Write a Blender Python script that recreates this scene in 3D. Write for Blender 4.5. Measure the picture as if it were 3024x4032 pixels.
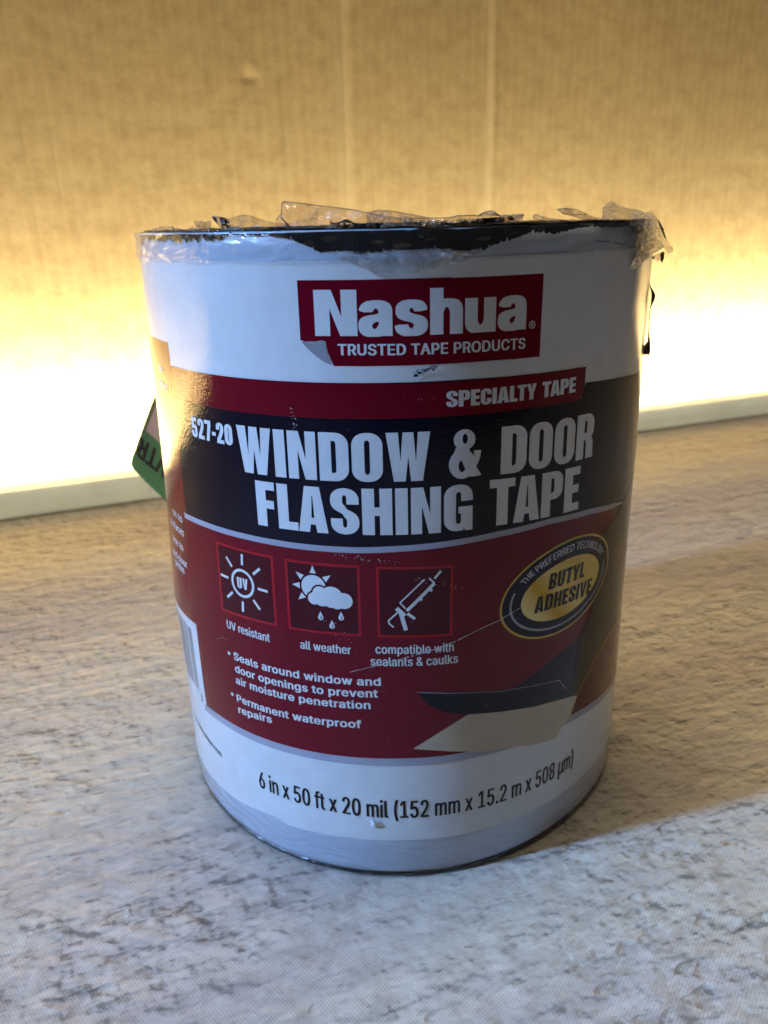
import bpy, bmesh, math, os, random
import numpy as np
from mathutils import Vector, Matrix, noise

random.seed(7)
scene = bpy.context.scene
for _o in list(bpy.data.objects):
    bpy.data.objects.remove(_o, do_unlink=True)

# ------------------------------------------------------------------ camera
W, H = 3024.0, 4032.0
FPX, PITCH, YAW, ROLL = 3149.08621, 0.34926, 0.01569, -0.02361
CD, CH, R0 = 0.22105, 0.15338, 0.06477
def _basis():
    cp, sp = math.cos(PITCH), math.sin(PITCH)
    F = np.array([0, cp, -sp]); U = np.array([0, sp, cp]); X = np.array([1., 0, 0])
    cy, sy = math.cos(YAW), math.sin(YAW)
    Rz = np.array([[cy, -sy, 0], [sy, cy, 0], [0, 0, 1]])
    F, U, X = Rz @ F, Rz @ U, Rz @ X
    cr, sr = math.cos(ROLL), math.sin(ROLL)
    return F, -sr * X + cr * U, cr * X + sr * U
CF, CU, CX = _basis()
CAM = np.array([0, -CD, CH])
cam = bpy.data.cameras.new('camera'); cam_o = bpy.data.objects.new('camera', cam)
scene.collection.objects.link(cam_o); scene.camera = cam_o
M = Matrix.Identity(4)
for i in range(3):
    M[i][0], M[i][1], M[i][2], M[i][3] = CX[i], CU[i], -CF[i], CAM[i]
cam_o.matrix_world = M
cam.sensor_fit = 'HORIZONTAL'; cam.sensor_width = 36.0; cam.lens = 36.0 * FPX / W
# render frame is vertical: Blender's HORIZONTAL fit maps sensor_width to the image width
cam.clip_start = 0.005; cam.clip_end = 50
cam.dof.use_dof = True; cam.dof.focus_distance = 0.168; cam.dof.aperture_fstop = 34.0

# ------------------------------------------------------------------ world, lamps, exposure
world = bpy.data.worlds.new('World'); scene.world = world; world.use_nodes = True
bg = world.node_tree.nodes['Background']
bg.inputs[0].default_value = (1.0, 1.0, .95, 1); bg.inputs[1].default_value = 0.032

LDIR = Vector((0.972, 0.236, 0)) .normalized()            # travel direction of the window light over the mat
LEL = math.radians(36)
ldir = Vector((LDIR.x * math.cos(LEL), LDIR.y * math.cos(LEL), -math.sin(LEL)))
win = bpy.data.lights.new('window_light', 'AREA'); win.shape = 'RECTANGLE'
win.size = 0.06; win.size_y = 0.12; win.energy = 1.0; win.spread = math.radians(30); win.color = (0.26, 0.51, 1.0)
win_o = bpy.data.objects.new('window_light', win); scene.collection.objects.link(win_o)
win_o.location = Vector((0, -.135, 0.03)) - ldir * 1.3
win_o.rotation_euler = ldir.to_track_quat('-Z', 'Y').to_euler()

ofill = bpy.data.lights.new('overhead_fill', 'AREA'); ofill.shape = 'SQUARE'; ofill.size = 0.7; ofill.energy = 14.0; ofill.color = (1.0, .86, .64)  # added warm fill overhead to lift the mat; no such lamp is seen
ofill_o = bpy.data.objects.new('overhead_fill', ofill); scene.collection.objects.link(ofill_o)
ofill_o.location = (0.0, 0.10, 1.5)

scene.view_settings.view_transform = 'Standard'
scene.view_settings.look = 'None'
scene.view_settings.exposure = 0.0; scene.view_settings.gamma = 1.0
scene.view_settings.use_curve_mapping = False
scene.render.engine = 'CYCLES'
scene.cycles.max_bounces = 10; scene.cycles.transparent_max_bounces = 24
scene.cycles.sample_clamp_indirect = 12.0
scene.cycles.caustics_reflective = False; scene.cycles.caustics_refractive = False

# ------------------------------------------------------------------ measuring helpers
def ray(q):
    return CF + CX * (q[0] - W / 2) / FPX - CU * (q[1] - H / 2) / FPX
_tab = [(-180, .065), (-120, .0645), (-73, .0641), (-46, .0644), (-27, .0652), (-10, .0656), (5, .0656), (25, .0647),
        (43, .0641), (58, .0647), (73, .0656), (120, .0652), (180, .065)]
_th = np.arange(-180, 181, 1.)
_rr = np.interp(_th, [t[0] for t in _tab], [t[1] for t in _tab])
_k = np.exp(-.5 * (np.arange(-18, 19) / 6.) ** 2); _k /= _k.sum()
_rr = np.convolve(np.concatenate([_rr[-19:-1], _rr, _rr[1:19]]), _k, 'valid')
_gz = np.array([-.01, .0, .03, .045, .056, .068, .08, .09, .11, .13, .155]); _gv = np.array([0, 0, .0002, .0007, .0009, .0006, .0001, -.0002, -.0005, -.0007, -.0007])
_zz = np.linspace(-.02, .17, 381); _gs = np.interp(_zz, _gz, _gv)
_gs = np.convolve(np.pad(_gs, 12, mode='edge'), np.hanning(25) / np.hanning(25).sum(), 'valid')
def RT(t, z=.02):                                          # radius of the (not quite round) roll by angle and height
    d = (np.degrees(t) + 180) % 360 - 180
    return np.interp(d, _th, _rr) + np.interp(z, _zz, _gs) * np.exp(-((d + 75) / 30.0) ** 2)
def hit(q):                                                # label point: (u, v) in mm round and up the roll
    d = ray(q); r = R0
    for _ in range(10):
        A = d[0] ** 2 + d[1] ** 2; B = -2 * CD * d[1]; C = CD * CD - r * r
        t = (-B - math.sqrt(max(B * B - 4 * A * C, 0))) / (2 * A)
        tt = math.atan2(t * d[0], -(-CD + t * d[1])); r = RT(tt, CH + t * d[2])
    return np.array([R0 * tt * 1000, 1000 * (CH + t * d[2])])
def at_y(q, y):
    d = ray(q); t = (y + CD) / d[1]
    return CAM + t * d
def at_z(q, z=0.0):
    d = ray(q); t = (z - CH) / d[2]
    return CAM + t * d
def wrap(u, v, off):                                       # (u, v) mm, off mm -> point on the roll
    t = u / 1000 / R0
    r = RT(t, v / 1000) + off / 1000
    return (r * math.sin(t), -r * math.cos(t), v / 1000)
def hits(pts, dens=14, closed=True):
    out = []; n = len(pts)
    for i in range(n if closed else n - 1):
        a, b = np.array(pts[i], float), np.array(pts[(i + 1) % n], float)
        k = max(1, int(np.hypot(*(b - a)) / dens))
        for j in range(k):
            out.append(hit(a + (b - a) * j / k))
    if not closed: out.append(hit(pts[-1]))
    return [tuple(p) for p in out]

# ------------------------------------------------------------------ materials
def nmat(name):
    m = bpy.data.materials.new(name); m.use_nodes = True
    nt = m.node_tree; nt.nodes.clear()
    out = nt.nodes.new('ShaderNodeOutputMaterial')
    return m, nt, out
def N(nt, typ, **kw):
    n = nt.nodes.new(typ)
    for k, v in kw.items():
        if k == 'inp':
            for a, b in v.items(): n.inputs[a].default_value = b
        else: setattr(n, k, v)
    return n
def L(nt, a, b): nt.links.new(a, b)
def math_n(nt, op, a, b=None, clamp=False):
    n = nt.nodes.new('ShaderNodeMath'); n.operation = op; n.use_clamp = clamp
    for i, x in enumerate((a, b)):
        if x is None: continue
        if isinstance(x, (int, float)): n.inputs[i].default_value = x
        else: nt.links.new(x, n.inputs[i])
    return n.outputs[0]
def ramp(nt, fac, stops, interp='LINEAR'):
    r = nt.nodes.new('ShaderNodeValToRGB'); r.color_ramp.interpolation = interp
    e = r.color_ramp.elements
    while len(e) < len(stops): e.new(0.5)
    for x, (p, c) in zip(e, stops):
        x.position = p; x.color = (c[0], c[1], c[2], 1) if not isinstance(c, (int, float)) else (c, c, c, 1)
    nt.links.new(fac, r.inputs[0])
    return r.outputs[0]
def mixc(nt, fac, a, b, mode='MIX'):
    n = nt.nodes.new('ShaderNodeMix'); n.data_type = 'RGBA'; n.blend_type = mode
    for s, x in ((0, fac), (6, a), (7, b)):
        if isinstance(x, (int, float)): n.inputs[s].default_value = x
        elif isinstance(x, tuple): n.inputs[s].default_value = (*x[:3], 1)
        else: nt.links.new(x, n.inputs[s])
    return n.outputs[2]

def print_mat(name, col, rough=0.085, spec=0.24, metallic=0.0, wear=0.06):
    """glossy printed paper: fine tooth, soft dents, slightly uneven ink"""
    m, nt, out = nmat(name)
    b = N(nt, 'ShaderNodeBsdfPrincipled'); L(nt, b.outputs[0], out.inputs[0])
    tc = N(nt, 'ShaderNodeTexCoord')
    n1 = N(nt, 'ShaderNodeTexNoise', inp={'Scale': 1500.0, 'Detail': 2.0, 'Roughness': .6}); L(nt, tc.outputs['Object'], n1.inputs['Vector'])
    n2 = N(nt, 'ShaderNodeTexNoise', inp={'Scale': 38.0, 'Detail': 2.5}); L(nt, tc.outputs['Object'], n2.inputs['Vector'])
    n3 = N(nt, 'ShaderNodeTexNoise', inp={'Scale': 160.0, 'Detail': 4.0}); L(nt, tc.outputs['Object'], n3.inputs['Vector'])
    f = math_n(nt, 'MULTIPLY_ADD', n3.outputs['Fac'], wear)
    f.node.inputs[2].default_value = -wear / 2
    c = mixc(nt, 1.0, (*col, 1), ramp(nt, n3.outputs['Fac'], [(0.2, 1 - wear * 2), (0.8, 1.0)]), 'MULTIPLY')
    L(nt, c, b.inputs['Base Color'])
    L(nt, ramp(nt, n3.outputs['Fac'], [(0.3, rough * .85), (0.7, rough * 1.25)]), b.inputs['Roughness'])
    b.inputs['Specular IOR Level'].default_value = spec; b.inputs['Metallic'].default_value = metallic
    bp = N(nt, 'ShaderNodeBump', inp={'Strength': .10, 'Distance': .0004}); L(nt, n1.outputs['Fac'], bp.inputs['Height'])
    b2 = N(nt, 'ShaderNodeBump', inp={'Strength': .14, 'Distance': .0030}); L(nt, n2.outputs['Fac'], b2.inputs['Height'])
    L(nt, bp.outputs[0], b2.inputs['Normal']); L(nt, b2.outputs[0], b.inputs['Normal'])
    return m
MP = {}
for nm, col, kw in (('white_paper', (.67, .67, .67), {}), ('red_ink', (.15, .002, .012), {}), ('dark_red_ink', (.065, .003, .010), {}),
                    ('bright_red_ink', (.42, .010, .020), {}), ('navy_ink', (.003, .004, .013), {}), ('silver_ink', (.36, .36, .42), {}),
                    ('black_ink', (.012, .012, .016), {}), ('gold_ink', (.62, .40, .035), {}), ('gold_line_ink', (.70, .48, .10), {}),
                    ('beige_ink', (.50, .42, .31), {}), ('charcoal_ink', (.018, .016, .017), {}), ('deep_navy_ink', (.006, .010, .032), {}),
                    ('scuff', (.55, .52, .52), {'rough': .5}), ('mesh_grey_ink', (.55, .57, .66), {}), ('panel_red_ink', (.26, .03, .03), {}),
                    ('butyl_smudge', (.006, .006, .008), {}), ('scuff_grey', (.30, .27, .28), {'rough': .5})):
    MP[nm] = print_mat(nm, col, **kw)

def gold_print():
    m = print_mat('gold_gradient_ink', (.7, .46, .04)); nt = m.node_tree
    b = [n for n in nt.nodes if n.type == 'BSDF_PRINCIPLED'][0]; tc = [n for n in nt.nodes if n.type == 'TEX_COORD'][0]
    sp = N(nt, 'ShaderNodeSeparateXYZ'); L(nt, tc.outputs['Object'], sp.inputs[0])
    # printed foil-look gradient running along the badge: deep gold, pale gold, brown gold, pale
    a = math_n(nt, 'ADD', math_n(nt, 'MULTIPLY', sp.outputs[0], 38.0), math_n(nt, 'MULTIPLY', sp.outputs[2], 26.0))
    f = math_n(nt, 'SUBTRACT', a, 2.62)
    L(nt, ramp(nt, f, [(0.05, (.80, .47, .02)), (.30, (.88, .72, .30)), (.52, (.60, .36, .03)), (.72, (.82, .62, .20)), (.95, (.70, .50, .12))]), b.inputs['Base Color'])
    return m
MP['gold_ink'] = gold_print()
def body_mat():
    m, nt, out = nmat('tape_facer')
    b = N(nt, 'ShaderNodeBsdfPrincipled'); L(nt, b.outputs[0], out.inputs[0])
    b.inputs['Base Color'].default_value = (.50, .55, .63, 1); b.inputs['Roughness'].default_value = .25
    b.inputs['Coat Weight'].default_value = .6; b.inputs['Coat Roughness'].default_value = .1
    tc = N(nt, 'ShaderNodeTexCoord')
    mp = N(nt, 'ShaderNodeMapping'); mp.inputs['Scale'].default_value = (1, 1, 3.2); mp.inputs['Rotation'].default_value = (.5, .6, 0)
    L(nt, tc.outputs['Object'], mp.inputs[0])
    n = N(nt, 'ShaderNodeTexNoise', inp={'Scale': 75.0, 'Detail': 3.0, 'Distortion': 1.4}); L(nt, mp.outputs[0], n.inputs['Vector'])
    bp = N(nt, 'ShaderNodeBump', inp={'Strength': .28, 'Distance': .002}); L(nt, n.outputs['Fac'], bp.inputs['Height'])
    L(nt, bp.outputs[0], b.inputs['Normal'])
    L(nt, bp.outputs[0], b.inputs['Coat Normal'])
    return m
M_BODY = body_mat()

def film_mat(name, haze=.16, tint=(.90, .87, .84), speck=0.0, bump=.5, scale=260.0, gloss=.06, shine=.05):
    m, nt, out = nmat(name)
    tc = N(nt, 'ShaderNodeTexCoord')
    mp = N(nt, 'ShaderNodeMapping'); mp.inputs['Rotation'].default_value = (.3, .9, .4); mp.inputs['Scale'].default_value = (1, 1, .35)
    L(nt, tc.outputs['Object'], mp.inputs[0])
    n = N(nt, 'ShaderNodeTexNoise', inp={'Scale': scale, 'Detail': 3.0, 'Distortion': 1.0}); L(nt, mp.outputs[0], n.inputs['Vector'])
    bp = N(nt, 'ShaderNodeBump', inp={'Strength': bump, 'Distance': .0025}); L(nt, n.outputs['Fac'], bp.inputs['Height'])
    tr = N(nt, 'ShaderNodeBsdfTransparent', inp={'Color': (*tint, 1)})
    gl = N(nt, 'ShaderNodeBsdfGlossy', inp={'Color': (1, 1, 1, 1), 'Roughness': gloss}); L(nt, bp.outputs[0], gl.inputs['Normal'])
    df = N(nt, 'ShaderNodeBsdfTranslucent', inp={'Color': (.75, .73, .70, 1)}); L(nt, bp.outputs[0], df.inputs['Normal'])
    d2 = N(nt, 'ShaderNodeBsdfDiffuse', inp={'Color': (.6, .6, .6, 1)}); L(nt, bp.outputs[0], d2.inputs['Normal'])
    mh = N(nt, 'ShaderNodeMixShader'); mh.inputs[0].default_value = .5
    L(nt, df.outputs[0], mh.inputs[1]); L(nt, d2.outputs[0], mh.inputs[2])
    a = N(nt, 'ShaderNodeMixShader')
    hz = ramp(nt, n.outputs['Fac'], [(.35, haze * .4), (.7, haze * 1.7)])
    L(nt, hz, a.inputs[0]); L(nt, tr.outputs[0], a.inputs[1]); L(nt, mh.outputs[0], a.inputs[2])
    fr = N(nt, 'ShaderNodeLayerWeight'); L(nt, bp.outputs[0], fr.inputs['Normal'])
    f2 = math_n(nt, 'MULTIPLY_ADD', math_n(nt, 'POWER', fr.outputs['Facing'], 3.5), .55, True); f2.node.inputs[2].default_value = shine
    s = N(nt, 'ShaderNodeMixShader'); L(nt, f2, s.inputs[0]); L(nt, a.outputs[0], s.inputs[1]); L(nt, gl.outputs[0], s.inputs[2])
    last = s.outputs[0]
    if speck > 0:
        n2 = N(nt, 'ShaderNodeTexNoise', inp={'Scale': 420.0, 'Detail': 5.0, 'Roughness': .75}); L(nt, mp.outputs[0], n2.inputs['Vector'])
        n3 = N(nt, 'ShaderNodeTexNoise', inp={'Scale': 60.0, 'Detail': 1.0}); L(nt, tc.outputs['Object'], n3.inputs['Vector'])
        k = math_n(nt, 'ADD', n2.outputs['Fac'], math_n(nt, 'MULTIPLY', n3.outputs['Fac'], .55))
        msk = ramp(nt, k, [(1.03 - speck, 0.0), (1.09 - speck, 1.0)])
        blk = N(nt, 'ShaderNodeBsdfPrincipled', inp={'Base Color': (.008, .008, .009, 1), 'Roughness': .3})
        s2 = N(nt, 'ShaderNodeMixShader'); L(nt, msk, s2.inputs[0]); L(nt, last, s2.inputs[1]); L(nt, blk.outputs[0], s2.inputs[2])
        last = s2.outputs[0]
    L(nt, last, out.inputs[0])
    return m
M_FILM = film_mat('shrink_film', haze=.24, tint=(.74, .68, .65), speck=.10)
M_FILM_DIRTY = film_mat('shrink_film_smeared', haze=.3, tint=(.72, .69, .66), speck=.26)
M_FILM_CLEAR = film_mat('shrink_film_clear', haze=.16, tint=(.80, .74, .71), bump=.7, scale=120, speck=.02)
M_FILM_CRUMPLE = film_mat('shrink_film_crumpled', haze=.30, tint=(.84, .82, .79), bump=.9, scale=110, gloss=.06, speck=.02, shine=.13)

def butyl_mat():
    m, nt, out = nmat('black_butyl')
    b = N(nt, 'ShaderNodeBsdfPrincipled', inp={'Base Color': (.006, .006, .008, 1), 'Roughness': .22}); L(nt, b.outputs[0], out.inputs[0])
    tc = N(nt, 'ShaderNodeTexCoord')
    n = N(nt, 'ShaderNodeTexNoise', inp={'Scale': 400.0, 'Detail': 4.0}); L(nt, tc.outputs['Object'], n.inputs['Vector'])
    n2 = N(nt, 'ShaderNodeTexNoise', inp={'Scale': 180.0, 'Detail': 6.0, 'Roughness': .7}); L(nt, tc.outputs['Object'], n2.inputs['Vector'])
    L(nt, ramp(nt, n2.outputs['Fac'], [(.60, (.006, .006, .008)), (.72, (.10, .11, .13))]), b.inputs['Base Color'])
    bp = N(nt, 'ShaderNodeBump', inp={'Strength': .6, 'Distance': .001}); L(nt, n.outputs['Fac'], bp.inputs['Height']); L(nt, bp.outputs[0], b.inputs['Normal'])
    return m
M_BUTYL = butyl_mat()

# ------------------------------------------------------------------ object helpers
def link(name, me, mat=None, parent=None):
    o = bpy.data.objects.new(name, me); scene.collection.objects.link(o)
    if mat: me.materials.append(mat)
    if parent: o.parent = parent
    return o
def mesh(name, verts, faces, mat=None, parent=None, smooth=False):
    me = bpy.data.meshes.new(name); me.from_pydata([tuple(map(float, v)) for v in verts], [], faces); me.update()
    if smooth:
        for p in me.polygons: p.use_smooth = True
    return link(name, me, mat, parent)
def tag(o, label=None, cat=None, group=None, kind=None):
    if label: o['label'] = label
    if cat: o['category'] = cat
    if group: o['group'] = group
    if kind: o['kind'] = kind
    return o
def empty(name, loc, label, cat):
    o = bpy.data.objects.new(name, None); scene.collection.objects.link(o); o.location = loc; o.empty_display_size = .01
    return tag(o, label, cat)
def radial_normals(o):
    me = o.data
    for p in me.polygons: p.use_smooth = True
    ns = []
    for v in me.vertices:
        t = math.atan2(v.co.x, -v.co.y)
        z = v.co.z
        dr = (RT(t + .02, z) - RT(t - .02, z)) / .04; r = RT(t, z); dz = (RT(t, z + .001) - RT(t, z - .001)) / .002
        er = Vector((math.sin(t), -math.cos(t), 0)); et = Vector((math.cos(t), math.sin(t), 0))
        ns.append((er - et * (dr / r) - Vector((0, 0, dz))).normalized())
    me.normals_split_custom_set_from_vertices(ns)

# ------------------------------------------------------------------ scanline print shop: outlines -> thin curved sheets on the roll
def intervals(segs, y, rule):
    xs = []
    x0, y0, x1, y1 = segs
    m = ((y0 <= y) & (y1 > y)) | ((y1 <= y) & (y0 > y))
    if not m.any(): return []
    xx = x0[m] + (y - y0[m]) / (y1[m] - y0[m]) * (x1[m] - x0[m]); dd = np.where(y1[m] > y0[m], 1, -1)
    o = np.argsort(xx); w = 0; res = []; st = None
    for x, d in zip(xx[o], dd[o]):
        nw = w + d if rule == 'nz' else 1 - w
        if w == 0 and nw != 0: st = x
        elif w != 0 and nw == 0: res.append((st, x))
        w = nw
    return res
def union(iv):
    iv = sorted(iv); out = []
    for a, b in iv:
        if out and a <= out[-1][1] + 1e-9: out[-1] = (out[-1][0], max(out[-1][1], b))
        else: out.append((a, b))
    return out
def seg_arrays(polys):
    s = []
    for p in polys:
        for i in range(len(p)):
            a, b = p[i], p[(i + 1) % len(p)]; s.append((a[0], a[1], b[0], b[1]))
    return np.array(s, float).T
def scan(polys, dy, rule='nz', bx=0.0, by=0.0):
    """-> rows [(y0, y1, [(xa0, xb0, xa1, xb1)...])]"""
    segs = seg_arrays(polys)
    lo, hi = segs[1].min() - by, segs[1].max() + by
    n = max(2, int(math.ceil((hi - lo) / dy))); ys = np.linspace(lo, hi, n + 1)
    def iv(y):
        if by > 0:
            k = []
            for f in (-1, -.75, -.5, -.25, 0, .25, .5, .75, 1): k += intervals(segs, y + f * by, rule)
        else: k = intervals(segs, y, rule)
        return union([(a - bx, b + bx) for a, b in k])
    e = 1e-6 * (hi - lo)
    cache = [iv(min(max(y, lo + e), hi - e)) for y in ys]
    rows = []
    for j in range(n):
        A, B = cache[j], cache[j + 1]
        ok = len(A) == len(B) and all(max(a[0], b[0]) < min(a[1], b[1]) for a, b in zip(A, B))
        mid = iv((ys[j] + ys[j + 1]) / 2)
        ok = ok and len(mid) == len(A) and all(abs((a[0] + b[0]) / 2 - m_[0]) < 3 * (hi - lo) / n and abs((a[1] + b[1]) / 2 - m_[1]) < 3 * (hi - lo) / n
                                              for a, b, m_ in zip(A, B, mid))
        if ok: q = [(a[0], a[1], b[0], b[1]) for a, b in zip(A, B)]
        else: q = [(a, b, a, b) for a, b in mid]
        rows.append((ys[j], ys[j + 1], q))
    return rows
def rows_to_mesh(name, rows, fn, off, mat, parent, step=1.4):
    V, Fc = [], []
    for y0, y1, q in rows:
        for a0, b0, a1, b1 in q:
            pa = fn(a0, y0); pb = fn(b0, y0)
            k = max(1, int(math.ceil(abs(pb[0] - pa[0]) / step)))
            base = len(V)
            for i in range(k + 1):
                f = i / k
                V.append(wrap(*fn(a0 + (b0 - a0) * f, y0), off)); V.append(wrap(*fn(a1 + (b1 - a1) * f, y1), off))
            for i in range(k):
                c = base + 2 * i; Fc.append((c, c + 2, c + 3, c + 1))
    o = mesh(name, V, Fc, mat, parent); radial_normals(o)
    return o
OFF = {'label': .16, 'a': .20, 'b': .24, 'c': .28, 'd': .32, 'e': .36, 'f': .40, 'g': .44}
def fill(name, polys, layer, mat, parent, dy=.12, rule='nz'):
    return rows_to_mesh(name, scan(polys, dy, rule), lambda x, y: (x, y), OFF[layer], MP[mat], parent)
def circle(cx, cy, rx, ry=None, n=48, a0=0, a1=360):
    ry = ry or rx
    return [(cx + rx * math.cos(math.radians(a0 + (a1 - a0) * i / n)), cy + ry * math.sin(math.radians(a0 + (a1 - a0) * i / n))) for i in range(n)]
def stroke(pts, w, closed=False, cap=0.0):
    """polyline -> quads with one winding"""
    out = []; n = len(pts)
    for i in range(n if closed else n - 1):
        a = np.array(pts[i], float); b = np.array(pts[(i + 1) % n], float)
        d = b - a; l = np.hypot(*d)
        if l < 1e-9: continue
        d /= l; nn = np.array([-d[1], d[0]]) * w / 2
        e = d * (w * .25 if 0 < i < n - 1 or closed else cap)
        out.append([tuple(a - e - nn), tuple(b + e - nn), tuple(b + e + nn), tuple(a - e + nn)])
    return out
def band(name, lo, hi, u0, u1, layer, mat, parent, step=1.2):
    """strip between two curves v(u)"""
    n = int((u1 - u0) / step); V, Fc = [], []
    rows = max(3, int(max(hi(u) - lo(u) for u in (u0, (u0 + u1) / 2, u1)) / 3))
    for i in range(n + 1):
        u = u0 + (u1 - u0) * i / n
        a, b = lo(u), hi(u)
        for j in range(rows + 1): V.append(wrap(u, a + (b - a) * j / rows, OFF[layer] if isinstance(layer, str) else layer))
    for i in range(n):
        for j in range(rows):
            c = i * (rows + 1) + j; Fc.append((c, c + rows + 1, c + rows + 2, c + 1))
    o = mesh(name, V, Fc, MP[mat] if isinstance(mat, str) else mat, parent); radial_normals(o)
    return o
def curve(pts):
    xs = [p[0] for p in pts]; ys = [p[1] for p in pts]
    return lambda u: float(np.interp(u, xs, ys))

# font outlines
FONT = None
try:
    FONT = bpy.data.fonts.load(os.path.join(bpy.utils.resource_path('LOCAL'), 'datafiles', 'fonts', 'Inter.woff2'))
except Exception:
    FONT = None
_gc = {}
def glyph_polys(s, track=1.0):
    key = (s, track)
    if key in _gc: return _gc[key]
    c = bpy.data.curves.new('t', 'FONT'); c.body = s; c.size = 1; c.space_character = track
    if FONT: c.font = FONT
    o = bpy.data.objects.new('t', c); scene.collection.objects.link(o)
    cu = o.to_curve(bpy.context.evaluated_depsgraph_get())
    polys = []
    for sp in cu.splines:
        P = []
        bp = sp.bezier_points; n = len(bp)
        for i in range(n):
            a, b = bp[i], bp[(i + 1) % n]
            p0, p1, p2, p3 = (np.array(x[:2]) for x in (a.co, a.handle_right, b.handle_left, b.co))
            straight = np.linalg.norm(p1 - p0 - (p3 - p0) / 3) < 1e-3 and np.linalg.norm(p2 - p0 - 2 * (p3 - p0) / 3) < 1e-3
            k = 1 if straight else 7
            for j in range(k):
                t = j / k; P.append(tuple((1 - t) ** 3 * p0 + 3 * (1 - t) ** 2 * t * p1 + 3 * (1 - t) * t * t * p2 + t ** 3 * p3))
        if len(P) > 2: polys.append(P)
    o.to_curve_clear(); bpy.data.objects.remove(o); bpy.data.curves.remove(c)
    _gc[key] = polys
    return polys
_H = glyph_polys('H'); CAP = max(p[1] for q in _H for p in q)
def text_rows(s, wr, bx=0.0, by=0.0, track=1.0, dyc=.02, slant=0.0):
    """rows in cap units, ink box x from 0 to wr (width / cap height), baseline 0, caps reach 1"""
    P = glyph_polys(s, track)
    xs = [p[0] for q in P for p in q]; x0, x1 = min(xs), max(xs)
    k = (wr - 2 * bx) / (x1 - x0); ky = (1 - 2 * by) / CAP
    Q = [[((p[0] - x0) * k + bx, p[1] * ky + by) for p in q] for q in P]
    r = scan(Q, dyc, 'nz', bx, by)
    return r
def _arc(cx, cy, rx, ry, a0, a1, n=9):
    return [(cx + rx * math.cos(math.radians(a0 + (a1 - a0) * i / n)), cy + ry * math.sin(math.radians(a0 + (a1 - a0) * i / n))) for i in range(n + 1)]
def _rbox(x0, y0, x1, y1, rx, ry, hole=False):
    p = _arc(x1 - rx, y1 - ry, rx, ry, 0, 90) + _arc(x0 + rx, y1 - ry, rx, ry, 90, 180) + _arc(x0 + rx, y0 + ry, rx, ry, 180, 270) + _arc(x1 - rx, y0 + ry, rx, ry, 270, 360)
    return p[::-1] if hole else p
def _rc(x0, y0, x1, y1): return [(x0, y0), (x1, y0), (x1, y1), (x0, y1)]
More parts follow.
